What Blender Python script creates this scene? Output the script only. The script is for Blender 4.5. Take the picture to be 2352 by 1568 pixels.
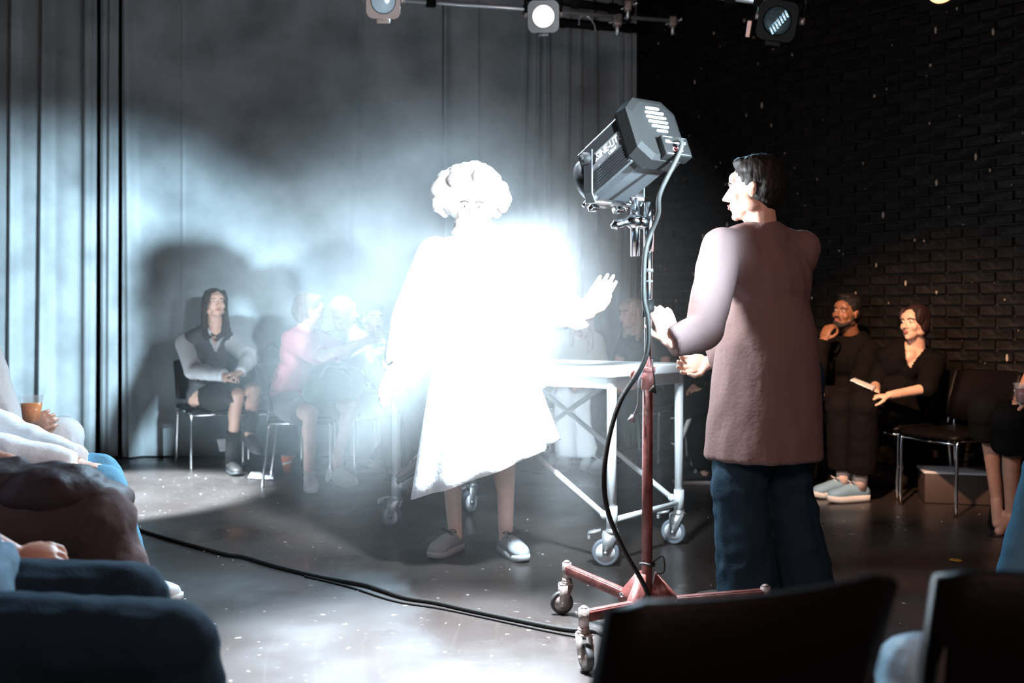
import bpy, bmesh, math, random
from mathutils import Vector as V, Matrix, noise
random.seed(7)
S = bpy.context.scene
for o in list(bpy.data.objects): bpy.data.objects.remove(o)
C = S.collection
PI = math.pi
F, H, HY, CX = 2287.0, 1.08, 745.0, 1176.0
def at(px, py, Y): return V(((px-CX)/F*Y, Y, H-(py-HY)/F*Y))
def fl(px, py):
    Y = H*F/(py-HY); return V(((px-CX)/F*Y, Y, 0))

# ------------------------------------------------------------------ camera, world, lights, exposure
cam = bpy.data.cameras.new('camera'); co = bpy.data.objects.new('camera', cam); C.objects.link(co); S.camera = co
co.location = (0, 0, H); co.rotation_euler = (PI/2, 0, 0)
cam.sensor_width = 36; cam.lens = F/2352*36; cam.shift_y = -(784-HY)/2352
cam.dof.use_dof = True; cam.dof.focus_distance = 3.9; cam.dof.aperture_fstop = 2.2
cam.clip_start = .05
w = bpy.data.worlds.new('world'); S.world = w; w.use_nodes = True
w.node_tree.nodes['Background'].inputs[0].default_value = (.60, .33, .26, 1)
w.node_tree.nodes['Background'].inputs[1].default_value = .03
S.view_settings.view_transform = 'Standard'; S.view_settings.look = 'None'
S.view_settings.exposure = 0; S.view_settings.gamma = 1; S.view_settings.use_curve_mapping = False
S.cycles.use_denoising = True; S.cycles.max_bounces = 6; S.cycles.diffuse_bounces = 3
S.cycles.volume_bounces = 0; S.cycles.sample_clamp_indirect = 12; S.cycles.volume_max_steps = 256; S.cycles.volume_step_rate = .5
LAMP = V((.395, 3.47, 1.66)); AX = V((-.50, .76, -.40)).normalized()
def aim(o, d): o.rotation_euler = V(d).to_track_quat('-Z', 'Y').to_euler()
def light(name, kind, loc, d, power, col, size=.1, angle=60, blend=.5, **k):
    l = bpy.data.lights.new(name, kind); o = bpy.data.objects.new(name, l); C.objects.link(o)
    o.location = loc; aim(o, d); l.energy = power; l.color = col
    if kind == 'SPOT': l.spot_size = math.radians(angle); l.spot_blend = blend; l.shadow_soft_size = size
    if kind == 'AREA': l.shape = 'DISK'; l.size = size
    if kind == 'POINT': l.shadow_soft_size = size
    for a, b in k.items(): setattr(l, a, b)
    return o
HAZE_D = .29
LENS = LAMP + AX*.215
COOL = (.70, .88, 1.0)
light('fresnel_beam', 'SPOT', LENS+AX*.02, V((-.20, 4.5, 1.10))-LENS, 3600, COOL, .08, 52, 1.0)
light('fresnel_flood', 'SPOT', LENS+AX*.03, V((.0, 4.7, .70))-LENS, 1000, COOL, .08, 74, 1.0)
light('fresnel_lens_spill', 'POINT', LENS+AX*.09, (0, 0, -1), 100, (.88, .95, 1.0), .06)
light('added_shadow_spot_far', 'SPOT', (2.0, 1.04, 1.85), V((-3.5, 8.1, .85))-V((2.0, 1.04, 1.85)), 15500, (.60, .84, 1.0), .07, 27, .9)  # unseen spot added to light the left curtain and throw the head shadow
light('added_shadow_spot_near', 'SPOT', (1.0, 1.04, 1.85), V((-1.5, 8.1, 1.25))-V((1.0, 1.04, 1.85)), 3600, (.72, .88, 1.0), .07, 19, .9)  # second unseen spot, added for the curly shadow on the backdrop
light('house_warm', 'SPOT', (.3, 2.5, 3.6), V((2.45, 6.2, .8))-V((.3, 2.5, 3.6)), 2300, (1, .56, .33), .08, 27, .8)
light('floor_backlight', 'SPOT', (-.5, 6.9, 3.3), V((-.95, 2.5, .1))-V((-.5, 6.9, 3.3)), 2200, (.50, .78, 1.0), .25, 44, .8)  # extra spot added for floor brightness and blue rims, not a hung lantern
light('floor_pool', 'SPOT', (-.25, 4.05, 3.95), V((-.28, 3.1, 0))-V((-.25, 4.05, 3.95)), 15000, (.78, .89, 1.0), .15, 30, .9)  # overhead spot added to whiten the near floor, no lantern behind it
light('floor_pool_left', 'SPOT', (-3.1, 4.6, 3.7), V((-2.6, 6.25, 0))-V((-3.1, 4.6, 3.7)), 27000, (.70, .87, 1.0), .08, 28, .4)  # off-frame spot added to make the bright patch on the left floor
light('right_backlight', 'SPOT', (.8, 7.0, 3.5), V((1.9, 2.6, .5))-V((.8, 7.0, 3.5)), 420, (.45, .75, 1.0), .1, 34, .6)
light('curtain_wash', 'SPOT', (.35, 6.2, 3.75), V((-.05, 8.0, 2.0))-V((.35, 6.2, 3.75)), 26, (.62, .82, 1.0), .2, 60, .9)
light('front_fill', 'AREA', (.8, -.6, 3.2), V((.2, 4.6, .9))-V((.8, -.6, 3.2)), 60, (1, .62, .55), 1.2)  # soft warm fill added behind the camera, not a house light

# ------------------------------------------------------------------ materials
MATS = {}
def mat(name, col, rough=.7, metal=0, bump=0, bscale=40, var=0, vscale=5, emit=None, es=0, spec=.5, alpha=1, trans=0, sheen=0, stretch=None, sub=0):
    if name in MATS: return MATS[name]
    m = bpy.data.materials.new(name); m.use_nodes = True; nt = m.node_tree; b = nt.nodes['Principled BSDF']
    I = b.inputs; I['Base Color'].default_value = (*col, 1); I['Roughness'].default_value = rough; I['Metallic'].default_value = metal
    I['Specular IOR Level'].default_value = spec; I['Alpha'].default_value = alpha; I['Transmission Weight'].default_value = trans
    I['Sheen Weight'].default_value = sheen; I['Subsurface Weight'].default_value = sub
    if emit: I['Emission Color'].default_value = (*emit, 1); I['Emission Strength'].default_value = es
    if bump or var:
        tc = nt.nodes.new('ShaderNodeTexCoord'); mp = nt.nodes.new('ShaderNodeMapping'); nt.links.new(tc.outputs['Object'], mp.inputs[0])
        if stretch: mp.inputs['Scale'].default_value = stretch
    if bump:
        n = nt.nodes.new('ShaderNodeTexNoise'); n.inputs['Scale'].default_value = bscale; n.inputs['Detail'].default_value = 4
        bp = nt.nodes.new('ShaderNodeBump'); bp.inputs['Strength'].default_value = bump; bp.inputs['Distance'].default_value = .01
        nt.links.new(mp.outputs[0], n.inputs['Vector']); nt.links.new(n.outputs[0], bp.inputs['Height']); nt.links.new(bp.outputs[0], I['Normal'])
    if var:
        n = nt.nodes.new('ShaderNodeTexNoise'); n.inputs['Scale'].default_value = vscale; n.inputs['Detail'].default_value = 5
        r = nt.nodes.new('ShaderNodeMapRange'); r.inputs[1].default_value = .3; r.inputs[2].default_value = .7; r.inputs[3].default_value = 1-var; r.inputs[4].default_value = 1+var
        mx = nt.nodes.new('ShaderNodeMix'); mx.data_type = 'RGBA'; mx.blend_type = 'MULTIPLY'; mx.inputs[0].default_value = 1
        mx.inputs[6].default_value = (*col, 1)
        nt.links.new(mp.outputs[0], n.inputs['Vector']); nt.links.new(n.outputs[0], r.inputs[0]); nt.links.new(r.outputs[0], mx.inputs[7]); nt.links.new(mx.outputs[2], I['Base Color'])
    MATS[name] = m; return m
chrome = mat('chrome', (.75, .75, .76), .12, 1)
steel = mat('galvanised_steel', (.62, .63, .64), .38, .8, bump=.1, bscale=60)
white_metal = mat('white_painted_tube', (.72, .74, .75), .35, .3)
black_metal = mat('black_metal', (.0045, .004, .0038), .6, 0, bump=.08, bscale=90, spec=.06)
lamp_grey = mat('lamp_grey_metal', (.05, .05, .052), .34, .6, bump=.08, bscale=120)
black_vinyl = mat('black_vinyl', (.004, .003, .003), .45, bump=.12, bscale=70, spec=.10)
red_paint = mat('chipped_red_brown_paint', (.15, .045, .038), .42, .1, bump=.15, bscale=70, var=.45, vscale=22)
rubber = mat('black_rubber', (.02, .018, .018), .6, bump=.1)
grey_rubber = mat('grey_rubber_tyre', (.12, .135, .16), .6)
wheel_white = mat('pale_wheel_plastic', (.62, .62, .64), .4)
iron = mat('worn_iron', (.28, .23, .21), .5, .6, bump=.3, bscale=60, var=.3, vscale=30)
paper = mat('white_paper', (.72, .73, .74), .6, bump=.1, bscale=12)
cable_m = mat('black_cable_rubber', (.012, .011, .010), .6, spec=.15, bump=.1, bscale=100)

# ------------------------------------------------------------------ mesh helpers
def wm(o):
    m = o.matrix_basis.copy(); p = o.parent
    while p: m = p.matrix_basis @ m; p = p.parent
    return m
def link(name, me, m=None, parent=None, smooth=True):
    if m: me.materials.clear(); me.materials.append(m)
    if smooth is not None:
        me.polygons.foreach_set('use_smooth', [smooth]*len(me.polygons))
    if parent: me.transform(wm(parent).inverted())
    o = bpy.data.objects.new(name, me); C.objects.link(o); o.parent = parent
    return o
def frame(y, up=V((0, 0, 1))):
    y = V(y).normalized(); x = y.cross(V(up))
    if x.length < 1e-4: x = y.cross(V((0, 1, 0)))
    x.normalize(); z = x.cross(y)
    return Matrix((x, y, z)).transposed()
class MB:
    def __init__(s): s.b = bmesh.new()
    def ring(s, c, R, rx, rz, n, ph=0):
        return [s.b.verts.new(c + R @ V((rx*math.cos(ph+2*PI*i/n), 0, rz*math.sin(ph+2*PI*i/n)))) for i in range(n)]
    def bridge(s, a, b):
        n = len(a)
        for i in range(n): s.b.faces.new((a[i], b[i], b[(i+1) % n], a[(i+1) % n]))
    def caps(s, a, b):
        s.b.faces.new(a); s.b.faces.new(list(reversed(b)))
    def tube(s, p0, p1, r0, r1=None, n=10, flat=1.0):
        r1 = r0 if r1 is None else r1; p0, p1 = V(p0), V(p1); R = frame(p1-p0)
        a = s.ring(p0, R, r0, r0*flat, n); b = s.ring(p1, R, r1, r1*flat, n); s.bridge(a, b); s.caps(a, b); return s
    def cap(s, p0, p1, r0, r1=None, n=12):
        r1 = r0 if r1 is None else r1; p0, p1 = V(p0), V(p1); s.tube(p0, p1, r0, r1, n); s.ell(p0, (r0,)*3, n=n); s.ell(p1, (r1,)*3, n=n); return s
    def ell(s, c, r, R=None, n=14):
        M = Matrix.Translation(V(c)) @ ((R.to_4x4()) if R is not None else Matrix()) @ Matrix.Diagonal((r[0], r[1], r[2], 1))
        bmesh.ops.create_uvsphere(s.b, u_segments=n, v_segments=max(6, n*2//3), radius=1, matrix=M); return s
    def box(s, c, size, R=None, bev=0, taper=None):
        M = Matrix.Translation(V(c)) @ ((R.to_4x4()) if R is not None else Matrix()) @ Matrix.Diagonal((size[0], size[1], size[2], 1))
        g = bmesh.ops.create_cube(s.b, size=1, matrix=M)
        if bev:
            es = list({e for v in g['verts'] for e in v.link_edges})
            bmesh.ops.bevel(s.b, geom=es, offset=bev, segments=2, profile=.6, affect='EDGES')
        return s
    def path(s, pts, r, n=8, closed=False):
        pts = [V(p) for p in pts]; prev = None; first = None; up = V((0, 0, 1))
        for i, p in enumerate(pts):
            d = (pts[min(i+1, len(pts)-1)]-pts[max(i-1, 0)])
            if prev is None:
                R = frame(d, V((.3, .1, 1)))
            else:
                y = d.normalized(); x = (R.col[0] - y*R.col[0].dot(y)).normalized(); R = Matrix((x, y, x.cross(y)*1.0)).transposed()
            rr = r[i] if isinstance(r, (list, tuple)) else r
            a = s.ring(p, R, rr, rr, n)
            if prev: s.bridge(prev, a)
            else: first = a
            prev = a
        s.caps(first, prev); return s
    def prism(s, pts, off):
        a = [s.b.verts.new(V(p)) for p in pts]; b = [s.b.verts.new(V(p)+V(off)) for p in pts]; s.bridge(a, b); s.caps(a, b); return s
    def loft(s, rings, close=True):
        prev = first = None
        for r in rings:
            a = [s.b.verts.new(V(p)) for p in r]
            if prev: s.bridge(prev, a)
            else: first = a
            prev = a
        if close: s.caps(first, prev)
        return s
    def mesh(s, name='m'):
        bmesh.ops.recalc_face_normals(s.b, faces=s.b.faces)
        me = bpy.data.meshes.new(name); s.b.to_mesh(me); s.b.free(); return me
    def build(s, name, m, parent=None, smooth=True): return link(name, s.mesh(name), m, parent, smooth)
def sm(pts, k=8):   # Catmull-Rom through the points
    P = [V(p) for p in pts]; P = [P[0]*2-P[1]]+P+[P[-1]*2-P[-2]]; out = []
    for i in range(1, len(P)-2):
        a, b, c, d = P[i-1:i+3]
        for j in range(k):
            t = j/k; out.append(.5*((2*b)+(c-a)*t+(2*a-5*b+4*c-d)*t*t+(3*b-a-3*c+d)*t**3))
    return out+[P[-2]]
def remesh(mb, vox, it=4, fac=.5):
    me = mb.mesh('tmp'); o = bpy.data.objects.new('tmp', me); C.objects.link(o)
    r = o.modifiers.new('r', 'REMESH'); r.mode = 'VOXEL'; r.voxel_size = vox
    if it:
        q = o.modifiers.new('s', 'SMOOTH'); q.iterations = it; q.factor = fac
    dg = bpy.context.evaluated_depsgraph_get()
    out = bpy.data.meshes.new_from_object(o.evaluated_get(dg))
    bpy.data.objects.remove(o); bpy.data.meshes.remove(me); return out
def folds(me, amp, fr=7, stretch=(1, 1, .5), seed=0):
    co = []
    for v in me.vertices:
        p = v.co; q = V((p.x*stretch[0], p.y*stretch[1], p.z*stretch[2]))*fr + V((seed*3.1, seed, 0))
        d = (1-abs(noise.noise(q))*2.2)*.6 + noise.noise(q*2.3)*.5
        co.append(p + v.normal*d*amp)
    for v, c in zip(me.vertices, co): v.co = c
def join(ms):
    b = bmesh.new()
    for m in ms: b.from_mesh(m); bpy.data.meshes.remove(m)
    me = bpy.data.meshes.new('j'); b.to_mesh(me); b.free(); return me
def empty(name, loc=(0, 0, 0), rz=0):
    o = bpy.data.objects.new(name, None); C.objects.link(o); o.location = loc; o.rotation_euler = (0, 0, rz); return o
def tag(o, label=None, cat=None, group=None, kind=None):
    for k, v in (('label', label), ('category', cat), ('group', group), ('kind', kind)):
        if v: o[k] = v
    return o
def dup(o, parent=None):
    c = o.copy(); C.objects.link(c); c.parent = parent
    for ch in list(o.children): dup(ch, c)
    return c

# ------------------------------------------------------------------ the setting
def floor_mat():
    m = mat('black_stage_floor', (.023, .018, .016), .28, spec=.9); nt = m.node_tree; b = nt.nodes['Principled BSDF']
    tc = nt.nodes.new('ShaderNodeTexCoord'); N = nt.nodes.new; L = nt.links.new
    n1 = N('ShaderNodeTexNoise'); n1.inputs['Scale'].default_value = 1.6; n1.inputs['Detail'].default_value = 8; L(tc.outputs['Object'], n1.inputs['Vector'])
    r = N('ShaderNodeMapRange'); r.inputs[1].default_value = .35; r.inputs[2].default_value = .7; r.inputs[3].default_value = .24; r.inputs[4].default_value = .46; L(n1.outputs[0], r.inputs[0]); L(r.outputs[0], b.inputs['Roughness'])
    n2 = N('ShaderNodeTexNoise'); n2.inputs['Scale'].default_value = 26; n2.inputs['Detail'].default_value = 3; L(tc.outputs['Object'], n2.inputs['Vector'])
    cr = N('ShaderNodeValToRGB'); cr.color_ramp.elements[0].position = .66; cr.color_ramp.elements[0].color = (.024, .0185, .0165, 1); cr.color_ramp.elements[1].position = .76; cr.color_ramp.elements[1].color = (.22, .19, .17, 1)
    L(n2.outputs[0], cr.inputs[0])
    w1 = N('ShaderNodeTexWave'); w1.inputs['Scale'].default_value = 2.2; w1.inputs['Distortion'].default_value = 9; w1.inputs['Detail'].default_value = 1; w1.inputs['Detail Scale'].default_value = .35; L(tc.outputs['Object'], w1.inputs['Vector'])
    c2 = N('ShaderNodeValToRGB'); c2.color_ramp.elements[0].position = .9985; c2.color_ramp.elements[0].color = (0, 0, 0, 1); c2.color_ramp.elements[1].position = 1; c2.color_ramp.elements[1].color = (.008, .007, .006, 1); L(w1.outputs[0], c2.inputs[0])
    mx = N('ShaderNodeMix'); mx.data_type = 'RGBA'; mx.blend_type = 'ADD'; mx.inputs[0].default_value = 1; L(cr.outputs[0], mx.inputs[6]); L(c2.outputs[0], mx.inputs[7]); L(mx.outputs[2], b.inputs['Base Color'])
    n3 = N('ShaderNodeTexNoise'); n3.inputs['Scale'].default_value = 3.5; n3.inputs['Detail'].default_value = 6; L(tc.outputs['Object'], n3.inputs['Vector'])
    bp = N('ShaderNodeBump'); bp.inputs['Strength'].default_value = .18; bp.inputs['Distance'].default_value = .02; L(n3.outputs[0], bp.inputs['Height']); L(bp.outputs[0], b.inputs['Normal'])
    return m
tag(MB().box((0, 4, -.05), (13, 12.4, .1)).build('floor', floor_mat(), smooth=False), kind='structure')
tag(MB().box((0, 4, 4.25), (13, 12.4, .1)).build('ceiling', mat('black_ceiling', (.010, .007, .006), .8), smooth=False), kind='structure')
tag(MB().box((-.0, 9.75, 2.1), (12.6, .12, 4.3)).build('wall_back', mat('dark_plaster', (.012, .010, .010), .8), smooth=False), kind='structure')

# brick wall: from the curtain corner towards the camera's right
WA, WB = V((.62, 9.20, 0)), V((4.80, 4.86, 0)); WD = (WB-WA).normalized(); WN = V((WD.y, -WD.x, 0)); WL = (WB-WA).length
if WN.y > 0: WN = -WN
RW = Matrix((WD, WN, V((0, 0, 1)))).transposed()
brick_m = mat('black_painted_brick', (.0060, .0046, .0038), .5, bump=1.0, bscale=17, var=.5, vscale=9, spec=.14)
nt = brick_m.node_tree; b_ = nt.nodes['Principled BSDF']
wr = tag(MB().box(WA+WD*WL/2-WN*.072+V((0, 0, 2.1)), (WL, .12, 4.2), RW).build('wall_right', mat('black_mortar', (.004, .0035, .003), .7, bump=.4, bscale=50), smooth=False), kind='structure')
cells = []
row = 0; z = .012
while z < 4.15:
    u = -(row % 2)*.1075
    while u < WL:
        cells.append((u+.1075, z+.0325)); u += .2175
    z += .075; row += 1
def vis(c):
    p = WA+WD*c[0]; px = CX+p.x/p.y*F; py = HY-(c[1]-H)/p.y*F
    return (1430 < px < 2380 and -10 < py < 1160), p.length
inside = sorted([c for c in cells if vis(c)[0]], key=lambda c: vis(c)[1])
near = inside[:300]; ns = set(near); variants = []
def brick_bm(mb, c, rnd, R, bev=.006):
    mb.box(c, (.207, .06+rnd.uniform(-.004, .002), .0645), R, 0)
for k in range(6):
    rnd = random.Random(k); mb = MB(); mb.box((0, -.006, 0), (.207, .044, .0645), None, .006)
    for v in mb.b.verts: v.co += V((rnd.uniform(-.002, .002), rnd.uniform(-.0035, .0045) if v.co.y > 0 else 0, rnd.uniform(-.002, .002)))
    me = mb.mesh('brick'); me.materials.append(brick_m); variants.append(me)
for i, c in enumerate(near):
    o = bpy.data.objects.new('brick', variants[random.randrange(6)]); C.objects.link(o); o.parent = wr
    o.matrix_basis = Matrix.Translation(WA+WD*c[0]+WN*random.uniform(-.006, .006)+V((0, 0, c[1]))) @ RW.to_4x4() @ Matrix.Rotation(random.uniform(-.012, .012), 4, 'X') @ Matrix.Rotation(random.uniform(-.01, .01), 4, 'Z')
mb = MB()
for c in cells:
    if c not in ns:
        mb.box(WA+WD*c[0]+WN*(random.uniform(-.006, .004)-.006)+V((0, 0, c[1])), (.207, .044, .0645), RW @ Matrix.Rotation(random.uniform(-.015, .015), 3, 'X') @ Matrix.Rotation(random.uniform(-.012, .012), 3, 'Z'))
tag(mb.build('brickwork', brick_m, wr, False), kind='stuff')

mb = MB(); rf = random.Random(4)
for k in range(230):
    u, z_ = rf.uniform(.5, WL-.3), rf.uniform(.3, 3.6); r = rf.choice((.003, .004, .006, .009)); c_ = WA+WD*u+WN*.018+V((0, 0, z_)); h_ = r*rf.uniform(.8, 3)
    mb.loft([[c_+WD*(r*q_*math.cos(a*PI/3))+V((0, 0, h_*q_*math.sin(a*PI/3)))+WN*d_ for a in range(6)] for q_, d_ in ((1, 0), (.8, .003))])
tag(mb.build('chipped_paint', mat('pale_chips', (.34, .28, .22), .7), wr, False), kind='stuff')

# curtains
def cloth_curtain(name, label, px0, px1, yline, z0, z1, ridges, base, m, nx=260, nz=16, seed=0):
    def wx(p):
        x = (p-CX)/F*8.1
        for _ in range(12): x = (p-CX)/F*yline(x)
        return x
    x0, x1 = wx(px0), wx(px1); bm = bmesh.new(); g = []
    for j in range(nz+1):
        t = j/nz; z = z0+(z1-z0)*t; r = []
        for i in range(nx+1):
            x = x0+(x1-x0)*i/nx; y = yline(x) + base[0]*math.sin(x*base[1]+seed+noise.noise(V((x*1.3, seed, z*.35)))*1.6) + .012*noise.noise(V((x*5, z*.6, seed)))
            for (p, wd, am, sl) in ridges:
                c = wx(p) + sl*(z-1.6); ww = wd*(1.25-.5*t); d = (x-c)/ww
                y -= am*math.exp(-d*d)*(1.15-.3*t)
            r.append(bm.verts.new((x, y, z)))
        g.append(r)
    for j in range(nz):
        for i in range(nx): bm.faces.new((g[j][i], g[j][i+1], g[j+1][i+1], g[j+1][i]))
    me = bpy.data.meshes.new(name); bm.to_mesh(me); bm.free()
    o = link(name, me, m); md = o.modifiers.new('thick', 'SOLIDIFY'); md.thickness = .006; tag(o, label, 'curtain'); return o
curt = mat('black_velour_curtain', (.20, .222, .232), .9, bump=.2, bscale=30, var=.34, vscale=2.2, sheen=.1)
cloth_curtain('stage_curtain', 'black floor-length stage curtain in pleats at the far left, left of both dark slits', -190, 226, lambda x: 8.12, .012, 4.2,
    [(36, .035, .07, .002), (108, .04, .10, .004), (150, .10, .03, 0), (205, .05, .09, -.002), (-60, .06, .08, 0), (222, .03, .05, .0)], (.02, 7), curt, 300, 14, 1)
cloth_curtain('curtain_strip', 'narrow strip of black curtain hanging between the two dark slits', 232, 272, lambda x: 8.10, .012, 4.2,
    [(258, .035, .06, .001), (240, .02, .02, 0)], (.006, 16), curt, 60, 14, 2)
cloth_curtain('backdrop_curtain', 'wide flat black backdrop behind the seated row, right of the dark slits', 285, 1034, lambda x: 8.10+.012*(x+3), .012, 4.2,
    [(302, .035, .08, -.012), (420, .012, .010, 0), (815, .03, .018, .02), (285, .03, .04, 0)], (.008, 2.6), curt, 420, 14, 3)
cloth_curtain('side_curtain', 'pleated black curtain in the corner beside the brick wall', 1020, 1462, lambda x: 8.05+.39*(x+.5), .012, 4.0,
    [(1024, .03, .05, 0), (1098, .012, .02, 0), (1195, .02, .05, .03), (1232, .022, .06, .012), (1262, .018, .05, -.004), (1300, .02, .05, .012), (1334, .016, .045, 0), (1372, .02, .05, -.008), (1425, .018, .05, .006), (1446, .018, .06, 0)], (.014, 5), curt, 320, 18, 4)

# ------------------------------------------------------------------ lighting bars and hanging lanterns
def pipe(label, a, b, r, m=steel):
    t = empty('lighting_bar', a); MB().tube(a, b, r, r, 14).build('bar', m, t)
    d = (V(b)-V(a)).normalized()
    for f in (.12, .45, .8):
        p = V(a).lerp(V(b), f); MB().box(p+V((0, 0, .0)), (.05, .07, .07), frame(d), .006).tube(p+V((0, 0, .03)), p+V((0, 0, 4.2-p.z)), .006, .006, 6).build('hanger', black_metal, t)
    return tag(t, label, 'lighting bar')
pipe('thin pale steel bar crossing the top centre, right of the round white lantern', at(905, -2, 7.1), at(1560, 49, 7.7), .016)
pipe('thicker dark steel bar above and behind the thin pale bar', at(1210, -8, 6.9), at(1455, 26, 7.2), .03, black_metal)
pipe('short dark bar just below the thin pale bar, above the corner curtain', at(1262, 50, 7.6), at(1490, 68, 7.8), .035, black_metal)
pipe('bar running to the right at the top behind the lantern with blue glints', at(1600, -18, 5.6), at(1790, 6, 5.2), .024)
# clamps and a safety cable on the bars
def clamp(px, py, Y, label, s=1.0):
    c = at(px, py, Y); t = empty('pipe_clamp', c)
    MB().box(c, (.05*s, .05*s, .07*s), None, .008).build('hook', iron, t)
    MB().tube(c+V((-.05*s, 0, -.02)), c+V((.05*s, 0, .015)), .008*s).ell(c+V((.06*s, 0, .02)), (.018*s,)*3, n=8).build('wing_bolt', chrome, t)
    MB().tube(c, c+V((0, 0, -.09*s)), .012*s).build('spigot', steel, t)
    tag(t, label, 'clamp')
clamp(1418, 46, 7.4, 'silver pipe clamp left of the bar end above the corner curtain', 1.3)
clamp(1545, 50, 7.65, 'pale blue-grey pipe clamp at the right end of the thin bar', 1.1)
clamp(1442, 14, 7.1, 'rusty pipe clamp above the others at the end of the dark bar', 1.0)
t = tag(MB().path(sm([at(1330, 58, 7.5), at(1332, 40, 7.5), at(1350, 38, 7.5), at(1364, 55, 7.5), at(1368, 72, 7.5)]), .006).build('safety_cable', steel), 'looped steel safety cable hanging from the bar right of the white lantern', 'cable')

def lantern(px, py, Y, d, label, kind, s=1.0):
    c = at(px, py, Y); t = empty('stage_lantern', c); R = frame(d); d = V(d).normalized()
    def P(x, y, z): return c + R @ V((x*s, y*s, z*s))
    body = {'white': lamp_grey, 'pinkgrey': mat('pink_grey_gel_frame', (.45, .36, .33), .5), 'blue': black_metal, 'warm': black_metal}[kind]
    MB().tube(P(0, -.28, 0), P(0, -.03, 0), .085*s, .10*s, 16).ell(P(0, -.28, 0), (.085*s, .085*s, .085*s), n=12).build('housing', black_metal, t)
    # octagonal front frame with a round hole
    o8 = []; n = 32
    for ring_r, y in ((None, 0), (.088, 0), (.088, -.02), (None, -.02)):
        r = []
        for k in range(n):
            a = 2*PI*k/n; q = ring_r or min(.118/max(abs(math.cos(a)), abs(math.sin(a)), 1e-6), .148)
            r.append(P(q*math.cos(a), y, q*math.sin(a)))
        o8.append(r)
    m = MB(); vs = [[m.b.verts.new(p) for p in r] for r in o8]
    for a, b in ((0, 1), (1, 2), (2, 3), (3, 0)): m.bridge(vs[a], vs[b])
    m.build('front_frame', body, t, False)
    lm = {'white': mat('lit_lens_white', (.8, .8, .8), .3, emit=(1, .98, .95), es=1.1), 'pinkgrey': mat('lens_blue_glass', (.35, .45, .5), .08, emit=(.5, .7, .9), es=.18, bump=.5, bscale=18),
          'blue': mat('faceted_lens', (.03, .045, .05), .06, bump=.9, bscale=22), 'warm': mat('lit_lens_warm', (.9, .6, .4), .3, emit=(1, .5, .2), es=2.2)}[kind]
    MB().ell(P(0, -.012, 0), (.084*s, .03*s, .084*s), R, n=20).build('lens', lm, t)
    MB().path([P(-.13, -.1, 0), P(-.14, -.1, .12), P(-.10, -.1, .2), P(.10, -.1, .2), P(.14, -.1, .12), P(.13, -.1, 0)], .011*s, 6).build('yoke', black_metal, t)
    MB().tube(P(-.15, -.1, 0), P(-.12, -.1, 0), .022*s).tube(P(.15, -.1, 0), P(.12, -.1, 0), .022*s).build('knob', iron, t)
    top = P(0, -.1, .2); MB().tube(top, V((top.x, top.y, 4.2)), .012*s).box(top+V((0, 0, .09)), (.05, .05, .08), None, .006).build('hanging_clamp', iron, t)
    MB().box(P(.0, -.01, -.135), (.09*s, .03*s, .03*s), R, .004).build('accessory_clip', body, t)
    if kind == 'blue':
        m = MB(); rnd = random.Random(3)
        for k in range(7):
            a = -.07+.02*k; m.box(P(a*.6-.01, .018, .05-k*.018), (.012*s, .004*s, .045*s), R @ Matrix.Rotation(.6, 3, 'Y'), .001)
        m.build('lens_glint', mat('glint_glow', (.5, .7, .85), .05, .9, emit=(.5, .8, 1), es=.5), t)  # blue reflections on the lens put in as small glowing bars
        MB().box(P(.165, -.02, -.07), (.022, .02, .085), R, .003).box(P(.19, -.1, .18), (.07, .02, .025), R, .003).build('barn_door_tab', mat('pink_tab', (.55, .3, .24), .5), t)
    tag(t, label, 'stage light'); return t
lantern(880, 3, 5.9, (.1, -.95, -.45), 'hanging stage light with blue glass lens in a square pinkish frame', 'pinkgrey', .85)
lantern(1248, 38, 6.4, (-.05, -.93, -.4), 'hanging stage light with glowing white round lens in grey octagonal frame', 'white', .85)
t = lantern(1785, 48, 5.2, (-.30, -.85, -.5), 'hanging stage light with blue reflections added as glowing bars and pink side tab', 'blue', .86)
t.rotation_euler = (0, math.radians(14), 0)
lantern(2165, -22, 5.0, (-.10, -.75, -.65), 'hanging stage light with warm orange glowing lens above the seated right row', 'warm', .85)

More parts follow.
